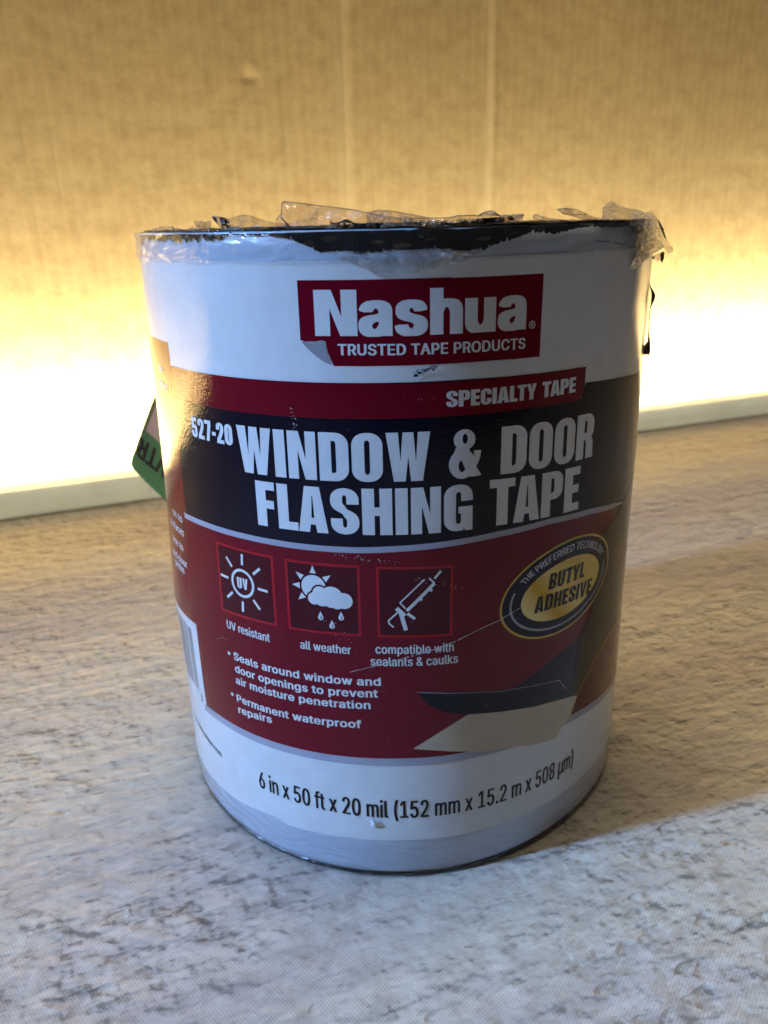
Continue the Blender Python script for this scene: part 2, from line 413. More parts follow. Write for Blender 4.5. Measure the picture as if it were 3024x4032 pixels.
def display_glyph(ch, S=.255, B=.185):
    """heavy condensed grotesque capitals drawn for this label, 1 unit high -> (polygons, width)"""
    if ch == 'I': return [_rc(0, 0, S, 1)], S
    if ch == '-': return [_rc(0, .32, .30, .50)], .30
    if ch == 'T': w = .58; return [_rc(0, 1 - B, w, 1), _rc(w / 2 - S / 2, 0, w / 2 + S / 2, 1)], w
    if ch == 'L': w = .47; return [_rc(0, 0, S, 1), _rc(0, 0, w, B)], w
    if ch == 'F': w = .48; return [_rc(0, 0, S, 1), _rc(0, 1 - B, w, 1), _rc(0, .41, w - .03, .41 + B)], w
    if ch == 'E': w = .49; return [_rc(0, 0, S, 1), _rc(0, 1 - B, w, 1), _rc(0, .41, w - .03, .41 + B), _rc(0, 0, w, B)], w
    if ch == 'H': w = .62; return [_rc(0, 0, S, 1), _rc(w - S, 0, w, 1), _rc(0, .415, w, .415 + B)], w
    if ch in 'O0': w = .62 if ch == 'O' else .56; return [_rbox(0, 0, w, 1, .27, .25), _rbox(S, .15, w - S, .85, (w - 2 * S) / 2 - .004, .07, True)], w
    if ch == 'D':
        w = .61; o = [(0, 0), (w - .27, 0)] + _arc(w - .27, .25, .27, .25, 270, 360) + _arc(w - .27, .75, .27, .25, 0, 90) + [(0, 1)]
        h = [(S, .165), (S + .02, .165)] + _arc(w - S - .05, .24, .05, .075, 270, 360) + _arc(w - S - .05, .76, .05, .075, 0, 90) + [(S, .835)]
        return [o, h[::-1]], w
    if ch == 'C':
        w = .60
        return [[(w, .62)] + _arc(w - .27, .75, .27, .25, 0, 90) + _arc(.27, .75, .27, .25, 90, 180) + _arc(.27, .25, .27, .25, 180, 270) + _arc(w - .27, .25, .27, .25, 270, 360)
                + [(w, .39), (w - S, .39)] + _arc(w - S - .045, .22, .045, .065, 0, -90)[:] + _arc(S + .045, .22, .045, .065, 270, 180) + _arc(S + .045, .78, .045, .065, 180, 90) + _arc(w - S - .045, .78, .045, .065, 90, 0) + [(w - S, .62)]], w
    if ch == 'G':
        w = .62
        return [[(w, .64)] + _arc(w - .27, .75, .27, .25, 0, 90) + _arc(.27, .75, .27, .25, 90, 180) + _arc(.27, .25, .27, .25, 180, 270) + [(.42, .01), (w - .19, .07), (w - .16, 0), (w, 0), (w, .53), (w / 2, .53), (w / 2, .38), (w - S, .38)]
                + _arc(w - S - .05, .22, .05, .065, 0, -90) + _arc(S + .05, .22, .05, .065, 270, 180) + _arc(S + .05, .78, .05, .065, 180, 90) + _arc(w - S - .05, .78, .05, .065, 90, 0) + [(w - S, .64)]], w
    if ch == 'S':
        w = .60
        A = [(w, .68)] + _arc(w - .28, .76, .28, .24, 0, 90) + _arc(.28, .76, .28, .24, 90, 180) + [(0, .69), (.02, .615), (.07, .55), (.15, .50), (.25, .45), (w - S - .045, .37), (w - S - .01, .335), (w - S, .29)]
        A += _arc(w - S - .045, .22, .045, .075, 0, -90) + _arc(S + .045, .22, .045, .075, 270, 180) + [(S, .34), (0, .34)]
        return [A + [(w - x, 1 - y) for x, y in A]], w
    if ch in 'PR':
        w = .60; y0 = .38 if ch == 'P' else .42
        o = [(0, 0), (S, 0), (S, y0), (w - .24, y0)] + _arc(w - .24, y0 + .21, .24, .21, 270, 360) + _arc(w - .24, .79, .24, .21, 0, 90) + [(0, 1)]
        h = [(S, y0 + .155), (S + .03, y0 + .155)] + _arc(w - S - .05, y0 + .215, .05, .06, 270, 360) + _arc(w - S - .05, .79, .05, .06, 0, 90) + [(S, .85)]
        out = [o, h[::-1]]
        if ch == 'R': out.append([(w - S - .01, 0), (w + .01, 0), (w - .005, .05), (w - .012, .33), (w - .04, .43), (w - .10, .475), (w - .2, .5), (S, .5), (S, .43), (w - S - .05, .42), (w - S - .02, .38), (w - S - .01, .3)])
        return out, w + (.01 if ch == 'R' else 0)
    if ch == 'B':
        w = .60
        o = [(0, 0), (w - .24, 0)] + _arc(w - .24, .24, .24, .24, 270, 400) + _arc(w - .25, .77, .24, .23, -45, 90) + [(0, 1)]
        return [o, [(S, .16), (S + .09, .18), (S + .09, .40), (S, .42)][::-1], [(S, .58), (S + .08, .60), (S + .08, .82), (S, .84)][::-1]], w
    if ch == 'A':
        w = .66
        return [[(0, 0), (.245, 0), (.275, .17), (w - .275, .17), (w - .245, 0), (w, 0), (w / 2 + .165, 1), (w / 2 - .165, 1)], [(.298, .32), (w / 2 - .008, .80), (w / 2 + .008, .80), (w - .298, .32)]], w
    if ch == 'W':
        w = .88
        return [[(0, 1), (.15, 0), (.385, 0), (.44, .52), (.495, 0), (.73, 0), (.88, 1), (.635, 1), (.595, .40), (.545, 1), (.335, 1), (.285, .40), (.245, 1)]], w
    if ch == 'N':
        w = .62
        return [[(0, 0), (.225, 0), (.225, .60), (w - .25, 0), (w, 0), (w, 1), (w - .225, 1), (w - .225, .42), (.255, 1), (0, 1)]], w
    if ch == 'U':
        w = .60
        return [[(0, 1), (0, .25)] + _arc(.27, .25, .27, .25, 180, 270) + _arc(w - .27, .25, .27, .25, 270, 360) + [(w, 1), (w - S, 1)] + _arc(w - S - .045, .22, .045, .065, 0, -90) + _arc(S + .045, .22, .045, .065, 270, 180) + [(S, 1)]], w
    if ch == 'V': w = .64; return [[(0, 1), (.19, 0), (w - .19, 0), (w, 1), (w - .25, 1), (w / 2, .28), (.25, 1)]], w
    if ch == 'Y': w = .64; return [[(0, 1), (w / 2 - .128, .40), (w / 2 - .128, 0), (w / 2 + .128, 0), (w / 2 + .128, .40), (w, 1), (w - .255, 1), (w / 2, .62), (.255, 1)]], w
    if ch == '7': w = .54; return [[(0, 1), (0, .81), (w - .25, .81), (.09, 0), (.345, 0), (w, .82), (w, 1)]], w
    if ch == '2':
        w = .56
        return [[(0, 0), (w, 0), (w, .18), (.285, .18), (.40, .34), (.50, .50), (.55, .62), (w, .76)] + _arc(w - .26, .77, .26, .23, 0, 90) + _arc(.26, .77, .26, .23, 90, 180) + [(0, .64), (.235, .64), (.235, .80), (.28, .85), (.32, .80), (.32, .70), (.27, .56), (.14, .36), (.03, .20)]], w
    if ch == '5':
        w = .56
        return [[(0, .34), (0, .24)] + _arc(.26, .24, .26, .24, 180, 270) + _arc(w - .26, .24, .26, .24, 270, 360) + [(w, .45), (.53, .57), (.46, .63), (.36, .65), (.25, .60), (.26, .82), (w - .03, .82), (w - .03, 1), (.05, 1), (.03, .44), (.23, .44), (.28, .49), (.32, .45), (.32, .20), (.28, .15), (.235, .20), (.235, .34)]], w
    if ch == '&':
        def f(x, y): return ((x - 125) / 372.0, (925 - y) / 368.0)
        def el(cx, cy, a, b_, hole=False):
            p = [f(cx + a * math.cos(2 * math.pi * i / 40), cy - b_ * math.sin(2 * math.pi * i / 40)) for i in range(40)]; return p[::-1] if hole else p
        arm = [f(*q) for q in ((178, 700), (262, 668), (312, 790), (318, 755), (314, 719), (373, 718), (366, 770), (350, 815), (334, 842), (379, 913), (292, 919), (262, 878))]
        a2 = sum(arm[i][0] * arm[(i + 1) % 12][1] - arm[(i + 1) % 12][0] * arm[i][1] for i in range(12))
        return [el(243, 634, 83, 78), el(228, 818, 103, 112), el(246, 628, 20, 38, True), el(226, 832, 28, 46, True), [f(*q) for q in ((150, 760), (178, 690), (262, 690), (300, 760), (270, 780), (180, 780))][::1 if False else -1]] + [arm if a2 > 0 else arm[::-1]], 254 / 372.0
    raise KeyError(ch)
def display_rows(s, wr, gap, dyc, kern=None):
    kern = kern or {}; gl = [display_glyph(c) for c in s]
    kt = sum(kern.get(s[i:i + 2], 0) for i in range(len(s) - 1))
    k = (wr - gap * (len(s) - 1) - kt) / sum(w for _, w in gl); x = 0; parts = []
    for i, (P, w) in enumerate(gl):
        P = [[(px * k + x, py) for px, py in p] for p in P]
        parts.append(scan(P, dyc, 'nz')); x += w * k + gap + kern.get(s[i:i + 2], 0)
    return [r for p in parts for r in p]
def display(s, l, r, cap, gap=.06, layer='d', mat='white_paper', parent=None, kern=None, slant=0.0, dy=.11):
    wr = (r[0] - l[0]) / cap
    rows = display_rows(s, wr, gap, dy / cap, kern)
    fn = lambda x, y: (l[0] + (x + slant * y) * cap, l[1] + (r[1] - l[1]) * x / wr + y * cap)
    return rows_to_mesh('lettering', rows, fn, OFF[layer], MP[mat], parent)
def ink_rows(s, wr, bx, by, gap, dyc=.02, kern=None):
    """heavy display lettering: letters set edge to edge with one even gap"""
    gl = []
    for ch in s:
        P = glyph_polys(ch); xs = [p[0] for q in P for p in q]; gl.append((P, min(xs), max(xs)))
    kern = kern or {}
    kt = sum(kern.get(s[i:i + 2], 0) for i in range(len(s) - 1))
    k = (wr - 2 * bx * len(s) - gap * (len(s) - 1) - kt) / sum(b - a for _, a, b in gl)
    ky = (1 - 2 * by) / CAP; x = 0; Q = []
    for i, (P, a, b) in enumerate(gl):
        Q += [[((p[0] - a) * k + bx + x, p[1] * ky + by) for p in q] for q in P]
        x += (b - a) * k + 2 * bx + gap + kern.get(s[i:i + 2], 0)
    return scan(Q, dyc, 'nz', bx, by)
def heavy(s, l, r, cap, bx, by, gap, layer='d', mat='white_paper', parent=None, kern=None, slant=0.0, dy=.11):
    wr = (r[0] - l[0]) / cap
    rows = ink_rows(s, wr, bx, by, gap, dy / cap, kern)
    fn = lambda x, y: (l[0] + (x + slant * y) * cap, l[1] + (r[1] - l[1]) * x / wr + y * cap)
    return rows_to_mesh('lettering', rows, fn, OFF[layer], MP[mat], parent)
def text(s, Lp, Rp, cap, bx=0.0, by=0.0, track=1.0, layer='d', mat='white_paper', parent=None, name='lettering', slant=0.0, dy=.11):
    """Lp, Rp: photo points at the two ends of the baseline; cap: cap height in mm"""
    l = hit(Lp) if len(Lp) == 2 else np.array([hit(Lp[:2])[0], hit(Lp[2:])[1]])
    r = hit(Rp) if len(Rp) == 2 else np.array([hit(Rp[:2])[0], hit(Rp[2:])[1]])
    return text_uv(s, l, r, cap, bx, by, track, layer, mat, parent, name, slant, dy)
def text_uv(s, l, r, cap, bx=0.0, by=0.0, track=1.0, layer='d', mat='white_paper', parent=None, name='lettering', slant=0.0, dy=.11):
    wr = (r[0] - l[0]) / cap
    rows = text_rows(s, wr, bx, by, track, dy / cap)
    fn = lambda x, y: (l[0] + (x + slant * y) * cap, l[1] + (r[1] - l[1]) * x / wr + y * cap)
    return rows_to_mesh(name, rows, fn, OFF[layer], MP[mat], parent)

# ------------------------------------------------------------------ setting: printed mat, cardboard wall
AL = math.atan(.413)
EW = Vector((math.cos(AL), math.sin(AL), 0)); NW = Vector((math.sin(AL), -math.cos(AL), 0))   # along the wall, towards the viewer
BASE = Vector((0, .2845, 0))
WALL_BACK = .063                                           # wall face behind the front of the rail
def wpt(w, n, z): return BASE + EW * w + NW * n + Vector((0, 0, z))

def mat_floor():
    m, nt, out = nmat('printed_knit_mat')
    b = N(nt, 'ShaderNodeBsdfPrincipled', inp={'Roughness': .85, 'Specular IOR Level': .15}); L(nt, b.outputs[0], out.inputs[0])
    tc = N(nt, 'ShaderNodeTexCoord')
    mp = N(nt, 'ShaderNodeMapping'); mp.inputs['Rotation'].default_value = (0, 0, -math.radians(21)); L(nt, tc.outputs['Object'], mp.inputs[0])
    def nz(scale, sx, sy, det=4.0, rough=.55, dist=0.0, off=0.0):
        q = N(nt, 'ShaderNodeMapping'); q.inputs['Scale'].default_value = (sx, sy, 1); q.inputs['Location'].default_value = (off, off * .7, 0); L(nt, mp.outputs[0], q.inputs[0])
        n = N(nt, 'ShaderNodeTexNoise', inp={'Scale': scale, 'Detail': det, 'Roughness': rough, 'Distortion': dist}); L(nt, q.outputs[0], n.inputs['Vector'])
        return n.outputs['Fac']
    # broad tone: beige, pinkish and lavender grey patches along the grain
    big = nz(9, .35, 1.6, 3, off=3.1)
    c = ramp(nt, big, [(.30, (.325, .285, .265)), (.46, (.405, .36, .305)), (.56, (.45, .405, .325)), (.70, (.40, .345, .285))])
    # mauve streak running along the grain, beyond the roll
    sep = N(nt, 'ShaderNodeSeparateXYZ'); L(nt, mp.outputs[0], sep.inputs[0])
    yw = math_n(nt, 'ADD', sep.outputs[1], math_n(nt, 'MULTIPLY', math_n(nt, 'SUBTRACT', big, .5), .10))
    st = ramp(nt, yw, [(.105, 0.0), (.135, 1.0), (.155, .9), (.185, 0.0)])
    c = mixc(nt, math_n(nt, 'MULTIPLY', st, .62), c, (.29, .27, .28))
    # fine blotches
    fine = nz(120, .45, 1.3, 6, .7)
    c = mixc(nt, .18, c, ramp(nt, fine, [(.25, .55), (.5, .95), (.8, 1.0)]), 'MULTIPLY')
    # pits with mossy and dark grey bottoms
    pit = nz(190, .55, 1.0, 2, .5, 0.0, off=1.7)
    area = nz(16, .6, 1.3, 2, off=9.0)
    pv = math_n(nt, 'ADD', pit, math_n(nt, 'MULTIPLY', math_n(nt, 'SUBTRACT', area, .5), .42))
    pm = ramp(nt, pv, [(.61, 0.0), (.72, 1.0)])
    pc = ramp(nt, nz(40, 1, 1, 2, off=5), [(.42, (.12, .115, .12)), (.6, (.12, .115, .07))])
    c = mixc(nt, math_n(nt, 'MULTIPLY', pm, .22), c, pc)
    spk = nz(330, .6, 1, 3, .6, off=2.2)
    c = mixc(nt, math_n(nt, 'MULTIPLY', ramp(nt, spk, [(.66, 0.0), (.74, 1.0)]), .25), c, (.11, .10, .10))
    # the mat is printed with a photograph of weathered plaster: its ridges and pits are ink
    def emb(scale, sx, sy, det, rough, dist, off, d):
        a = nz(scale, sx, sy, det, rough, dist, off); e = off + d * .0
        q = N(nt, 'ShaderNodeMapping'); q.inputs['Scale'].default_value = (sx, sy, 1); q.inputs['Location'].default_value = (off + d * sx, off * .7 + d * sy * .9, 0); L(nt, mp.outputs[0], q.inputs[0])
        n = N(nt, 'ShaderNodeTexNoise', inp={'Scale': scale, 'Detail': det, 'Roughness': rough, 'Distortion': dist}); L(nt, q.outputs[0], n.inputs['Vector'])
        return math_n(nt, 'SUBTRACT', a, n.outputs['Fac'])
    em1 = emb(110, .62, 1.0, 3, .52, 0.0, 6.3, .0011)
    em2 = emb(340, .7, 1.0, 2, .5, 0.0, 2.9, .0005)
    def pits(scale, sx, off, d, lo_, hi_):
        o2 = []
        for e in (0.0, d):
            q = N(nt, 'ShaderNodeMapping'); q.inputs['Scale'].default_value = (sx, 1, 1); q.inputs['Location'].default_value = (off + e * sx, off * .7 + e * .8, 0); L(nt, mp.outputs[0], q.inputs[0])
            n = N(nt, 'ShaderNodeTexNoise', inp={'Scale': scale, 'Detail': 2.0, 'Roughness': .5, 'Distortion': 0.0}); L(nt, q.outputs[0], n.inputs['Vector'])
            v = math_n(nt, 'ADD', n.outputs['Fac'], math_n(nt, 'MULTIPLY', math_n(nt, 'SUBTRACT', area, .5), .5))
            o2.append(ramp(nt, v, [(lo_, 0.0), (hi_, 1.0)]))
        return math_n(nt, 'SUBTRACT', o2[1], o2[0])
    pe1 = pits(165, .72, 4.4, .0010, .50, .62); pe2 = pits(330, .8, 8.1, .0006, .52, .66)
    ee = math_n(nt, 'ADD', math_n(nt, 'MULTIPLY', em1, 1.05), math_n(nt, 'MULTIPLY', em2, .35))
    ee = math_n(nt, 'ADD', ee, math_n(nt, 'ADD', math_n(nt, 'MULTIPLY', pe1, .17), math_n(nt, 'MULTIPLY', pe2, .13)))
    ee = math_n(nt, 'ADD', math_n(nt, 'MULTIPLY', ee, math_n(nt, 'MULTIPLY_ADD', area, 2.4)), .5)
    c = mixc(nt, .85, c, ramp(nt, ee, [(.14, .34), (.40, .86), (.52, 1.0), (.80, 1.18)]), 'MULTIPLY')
    # knit: rows of tiny dark holes
    def knit(axis_scale):
        q = N(nt, 'ShaderNodeMapping'); q.inputs['Rotation'].default_value = (0, 0, math.radians(17)); q.inputs['Scale'].default_value = (1, 1, 1); L(nt, mp.outputs[0], q.inputs[0])
        s = N(nt, 'ShaderNodeSeparateXYZ'); L(nt, q.outputs[0], s.inputs[0])
        a = math_n(nt, 'SINE', math_n(nt, 'MULTIPLY', s.outputs[0], 2 * math.pi / .00088))
        bb = math_n(nt, 'SINE', math_n(nt, 'MULTIPLY', s.outputs[1], 2 * math.pi / .00112))
        return math_n(nt, 'MULTIPLY', a, bb)
    kn = knit(1)
    kd = ramp(nt, kn, [(.25, 1.0), (.8, .70)])
    c = mixc(nt, .8, c, kd, 'MULTIPLY')
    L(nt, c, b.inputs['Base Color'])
    # relief
    h1 = nz(105, .6, 1.1, 3, .5, 0.0)
    h2 = nz(300, .6, 1.1, 2, .5, 0.0, off=4)
    hh = math_n(nt, 'ADD', math_n(nt, 'MULTIPLY', h1, 1.0), math_n(nt, 'MULTIPLY', h2, .35))
    hh = math_n(nt, 'SUBTRACT', hh, math_n(nt, 'MULTIPLY', pm, .22))
    bp = N(nt, 'ShaderNodeBump', inp={'Strength': .75, 'Distance': .0036}); L(nt, hh, bp.inputs['Height'])
    b2 = N(nt, 'ShaderNodeBump', inp={'Strength': .10, 'Distance': .0003}); L(nt, kn, b2.inputs['Height']); b2.invert = True
    L(nt, bp.outputs[0], b2.inputs['Normal']); L(nt, b2.outputs[0], b.inputs['Normal'])
    return m
g = 40
V = []; Fc = []
for i in range(g + 1):
    for j in range(g + 1):
        w = -1.1 + 2.4 * i / g; n = -.20 + .95 * j / g
        V.append(wpt(w, n, 0))
for i in range(g):
    for j in range(g):
        a = i * (g + 1) + j; Fc.append((a, a + 1, a + g + 2, a + g + 1))
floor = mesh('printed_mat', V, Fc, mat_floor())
tag(floor, 'pale stone patterned knit fabric mat under the roll', 'mat', kind='structure')

def wall_wz(q):                                            # photo point -> (w, z) on the wall face
    d = Vector(ray(q)); o = Vector(CAM); p0 = wpt(0, -WALL_BACK, 0)
    t = (p0 - o).dot(NW) / d.dot(NW); p = o + d * t
    return (p - BASE).dot(EW), p.z
WC1 = wall_wz((1352, 430))[0]; WC2 = wall_wz((1928, 430))[0]
DENT = wall_wz((990, 255)); SLIT = [wall_wz((2830, 636)), wall_wz((3060, 640))]
def mat_card():
    m, nt, out = nmat('corrugated_cardboard')
    b = N(nt, 'ShaderNodeBsdfPrincipled', inp={'Roughness': .75, 'Specular IOR Level': .25}); L(nt, b.outputs[0], out.inputs[0])
    tc = N(nt, 'ShaderNodeTexCoord')           # object space: x along the wall, z up
    sep = N(nt, 'ShaderNodeSeparateXYZ'); L(nt, tc.outputs['Object'], sep.inputs[0])
    def nz(scale, sx, sz, det=4.0, rough=.55, off=0.0):
        q = N(nt, 'ShaderNodeMapping'); q.inputs['Scale'].default_value = (sx, 1, sz); q.inputs['Location'].default_value = (off, 0, off); L(nt, tc.outputs['Object'], q.inputs[0])
        n = N(nt, 'ShaderNodeTexNoise', inp={'Scale': scale, 'Detail': det, 'Roughness': rough}); L(nt, q.outputs[0], n.inputs['Vector'])
        return n.outputs['Fac']
    c = ramp(nt, nz(95, .8, 1.0, 5, .6), [(.30, (.475, .335, .145)), (.5, (.555, .40, .18)), (.72, (.62, .46, .215))])
    c = mixc(nt, .5, c, ramp(nt, nz(420, .8, 1.1, 3, .6, 2), [(.3, .80), (.7, 1.0)]), 'MULTIPLY')
    wob = math_n(nt, 'MULTIPLY', nz(12, 1, .3, 1, .5, 7), .0015)
    xx = math_n(nt, 'ADD', sep.outputs[0], wob)
    fl = math_n(nt, 'SINE', math_n(nt, 'MULTIPLY', xx, 2 * math.pi / .0072))
    ln = math_n(nt, 'ABSOLUTE', math_n(nt, 'SINE', math_n(nt, 'MULTIPLY', xx, math.pi / .0150)))
    lm = math_n(nt, 'MULTIPLY', ramp(nt, ln, [(0.0, 1.0), (.16, 0.0)]), ramp(nt, nz(22, 1.5, .6, 3, .6, 4), [(.48, 0.0), (.70, 1.0)]))
    c = mixc(nt, math_n(nt, 'MULTIPLY', lm, .55), c, (.32, .215, .10))
    c = mixc(nt, .35, c, ramp(nt, fl, [(0.0, .86), (1.0, 1.0)]), 'MULTIPLY')
    for cx, wd, k in ((WC1, .0034, .26), (WC2, .0026, .36)):  # paler colour along the two creases
        dd = math_n(nt, 'ABSOLUTE', math_n(nt, 'SUBTRACT', xx, cx + .0007))
        c = mixc(nt, math_n(nt, 'MULTIPLY', ramp(nt, math_n(nt, 'DIVIDE', dd, wd * 2), [(0.2, 1.0), (1.0, 0.0)]), k), c, (.78, .62, .34))
    L(nt, c, b.inputs['Base Color'])
    hh = math_n(nt, 'ADD', math_n(nt, 'MULTIPLY', fl, .10), math_n(nt, 'MULTIPLY', nz(30, 1, .5, 3, .5, 1), .9))
    hh = math_n(nt, 'SUBTRACT', hh, math_n(nt, 'MULTIPLY', lm, .16))
    bp = N(nt, 'ShaderNodeBump', inp={'Strength': .55, 'Distance': .0012}); L(nt, hh, bp.inputs['Height']); L(nt, bp.outputs[0], b.inputs['Normal'])
    return m
def wall_h(w, z):
    h = 0
    for c0, a, s in ((WC1, -.0007, .0022), (WC1 + .006, .0008, .003), (WC2, .0006, .0016), (WC2 - .0045, .0002, .002), (WC2 + .004, -.0003, .0022)):
        h += a * math.exp(-((w - c0) / s) ** 2)
    if w > WC2 + .001: h -= .0005 * min(1, (w - WC2 - .001) / .004)
    if w < WC1: h += .03 * (WC1 - w) * .25
    dx, dz = (w - DENT[0]) , (z - DENT[1])
    h += .0005 * math.exp(-((dx * .9 + dz * .5) / .004) ** 2 - ((dz * .9 - dx * .4) / .0065) ** 2)
    h -= .0006 * math.exp(-((dx + .002) / .005) ** 2 - ((dz + .007) / .003) ** 2)
    if w > SLIT[0][0]: h += .00009 * math.tanh((z - SLIT[0][1]) / .0008) * math.exp(-((z - SLIT[0][1]) / .01) ** 2)
    h += .0012 * noise.noise((w * 9, z * 5, 0))
    return h
ws = sorted(set([round(-1.0 + 2.2 * i / 110, 5) for i in range(111)] + [round(c0 + k * .0007, 5) for c0 in (WC1, WC2) for k in range(-16, 18)]
               + [round(DENT[0] + k * .0013, 5) for k in range(-14, 15)] + [round(SLIT[0][0] + k * .004, 5) for k in range(-2, 3)]))
zs = sorted(set([round(.62 * i / 60, 5) for i in range(61)] + [round(DENT[1] + k * .0013, 5) for k in range(-16, 15)] + [round(SLIT[0][1] + k * .0006, 5) for k in range(-6, 7)]))
V = []; Fc = []; nzs = len(zs)
for w in ws:
    for z in zs: V.append((w, -wall_h(w, z), z))
for i in range(len(ws) - 1):
    for j in range(nzs - 1):
        a = i * nzs + j; Fc.append((a, a + nzs, a + nzs + 1, a + 1))
nf = len(V)                                                # back sheet and top edge: real board thickness
for w in ws: V.append((w, .004, zs[0])); V.append((w, .004, zs[-1]))
for i in range(len(ws) - 1):
    a = nf + 2 * i; Fc.append((a + 1, a + 3, a + 2, a))
    t0 = i * nzs + nzs - 1; Fc.append((t0, t0 + nzs, a + 3, a + 1))
wall = mesh('cardboard_wall', V, Fc, mat_card(), smooth=True)
wall.matrix_world = Matrix.Translation(wpt(0, -WALL_BACK, 0)) @ Matrix.Rotation(AL, 4, 'Z')
tag(wall, 'brown corrugated cardboard sheet standing upright behind the light bar', 'cardboard')

# ------------------------------------------------------------------ light bar at the foot of the wall
bar = empty('light_bar', wpt(0, 0, 0), 'long white light bar glowing along the foot of the cardboard', 'light bar')
m, nt, out = nmat('white_rail')
b = N(nt, 'ShaderNodeBsdfPrincipled', inp={'Base Color': (.70, .71, .68, 1), 'Roughness': .4})
tl = N(nt, 'ShaderNodeBsdfTranslucent', inp={'Color': (.86, .90, .88, 1)}); mx = N(nt, 'ShaderNodeMixShader'); mx.inputs[0].default_value = .085   # milky plastic
L(nt, b.outputs[0], mx.inputs[1]); L(nt, tl.outputs[0], mx.inputs[2]); L(nt, mx.outputs[0], out.inputs[0])
tc = N(nt, 'ShaderNodeTexCoord'); n1 = N(nt, 'ShaderNodeTexNoise', inp={'Scale': 40.0, 'Detail': 4.0}); L(nt, tc.outputs['Object'], n1.inputs['Vector'])
L(nt, ramp(nt, n1.outputs['Fac'], [(.3, (.78, .79, .75)), (.7, (.86, .87, .83))]), b.inputs['Base Color'])
prof = [(-.005, .0004), (-.004, .0024), (-.0004, .0028), (0, .0032), (0, .0106), (-.0014, .0110), (-.0014, .0117), (-.0002, .0121), (-.0004, .0128), (-.0018, .0131), (-.0018, .0137), (-.0006, .0140),
        (-.0010, .0147), (-.0022, .0150), (-.0022, .0155), (-.0012, .0158), (-.0018, .0165), (-.006, .0168), (-.0165, .0168), (-.0165, .0012)]
V = []; Fc = []
for w in (-.95, 1.15):
    for n, z in prof: p = wpt(w, n, z) - wpt(0, 0, 0); V.append(p)
k = len(prof)
for i in range(k): Fc.append((i, (i + 1) % k, k + (i + 1) % k, k + i))
Fc.append(tuple(range(k))[::-1]); Fc.append(tuple(range(k, 2 * k)))
mesh('rail', V, Fc, m, bar)
m, nt, out = nmat('lit_diffuser')
em = N(nt, 'ShaderNodeEmission', inp={'Color': (1.0, .925, .735, 1), 'Strength': 258.0}); L(nt, em.outputs[0], out.inputs[0])
# the glowing slot is in the rear face of the rail, turned to the cardboard
pr = [(-.0182, .0055), (-.0182, .0160), (-.0170, .0160), (-.0170, .0055)]
V = []; Fc = []
for w in (-.94, 1.14):
    for n, z in pr: V.append(wpt(w, n, z) - wpt(0, 0, 0))
for i in range(4): Fc.append((i, (i + 1) % 4, 4 + (i + 1) % 4, 4 + i))
Fc += [(3, 2, 1, 0), (4, 5, 6, 7)]
mesh('diffuser', V, Fc, m, bar)

# ------------------------------------------------------------------ the roll
roll = empty('tape_roll', (0, 0, 0), 'wide roll of window flashing tape standing on end in torn clear film', 'tape roll')
ZTOP = .1524
NS = 360
def ring_mesh(prof, rfun, name, mat, parent):
    V, Fc = [], []; k = len(prof)
    for i in range(NS):
        t = -math.pi + 2 * math.pi * i / NS
        for dr, z in prof:
            r = rfun(t, z) + dr; V.append((r * math.sin(t), -r * math.cos(t), z))
    for i in range(NS):
        for j in range(k - 1):
            a = i * k + j; b2 = ((i + 1) % NS) * k + j; Fc.append((a, b2, b2 + 1, a + 1))
    return mesh(name, V, Fc, mat, parent, smooth=True)
ring_mesh([(-.0006, .0014), (-.0002, .0020), (0, .003), (0, .02), (0, .03), (0, .04), (0, .05), (0, .06), (0, .07), (0, .08), (0, .09), (0, .10), (0, .11), (0, .12), (0, .13), (0, .14), (0, .149), (-.0003, .1514), (-.0008, .1520)], RT, 'tape_body', M_BODY, roll)
CORE = .0385
def spiral(name, z0, sgn):                                 # sticky cut edge of the wound tape
    V, Fc = [], []; k = 40
    for i in range(NS):
        t = -math.pi + 2 * math.pi * i / NS; r1 = RT(t, z0) - .0006
        for j in range(k + 1):
            r = CORE + (r1 - CORE) * j / k
            V.append((r * math.sin(t), -r * math.cos(t), z0 + sgn * (.00035 * math.sin(j * 1.9 + t) + .0004 * noise.noise((r * 200 * math.sin(t), r * 200 * math.cos(t), z0)) - .0004)))
    for i in range(NS):
        for j in range(k):
            a = i * (k + 1) + j; b2 = ((i + 1) % NS) * (k + 1) + j; Fc.append((a, b2, b2 + 1, a + 1) if sgn < 0 else (a + 1, b2 + 1, b2, a))
    return mesh(name, V, Fc, M_BUTYL, roll, smooth=True)
spiral('adhesive_edge', ZTOP, 1); spiral('adhesive_edge', .0010, -1)
m, nt, out = nmat('grey_board_core')
b = N(nt, 'ShaderNodeBsdfPrincipled', inp={'Base Color': (.34, .27, .18, 1), 'Roughness': .8}); L(nt, b.outputs[0], out.inputs[0])
ring_mesh([(0, .0004), (0, .1515), (-.004, .1515), (-.004, .0004), (0, .0004)], lambda t, z=0: CORE, 'core', m, roll)
# black bead squeezed out at the bottom rim
ring_mesh([(-.0012, .0002), (-.0004, .0004), (-.0002, .0008), (-.0003, .0012), (-.0009, .0014)], lambda t, z=0: RT(t) + .00015 * noise.noise((t * 9, 0, 0)), 'adhesive_bead', M_BUTYL, roll)

# ---- label sheet
lab_lo = curve([(-175, 8.5), (-80, 8.5), (-62, 9.0)] + [tuple(hit(q)) for q in ((865, 3090), (937, 3148), (1082, 3211), (1134, 3245), (1351, 3294), (1568, 3307), (1785, 3290), (2002, 3228), (2219, 3115))] + [(62, 11.0), (175, 10)])
lab_hi = lambda u: 146.6
label = band('label', lab_lo, lab_hi, -165, 165, 'label', 'white_paper', roll)
# a curled nick at its lower edge is modelled below

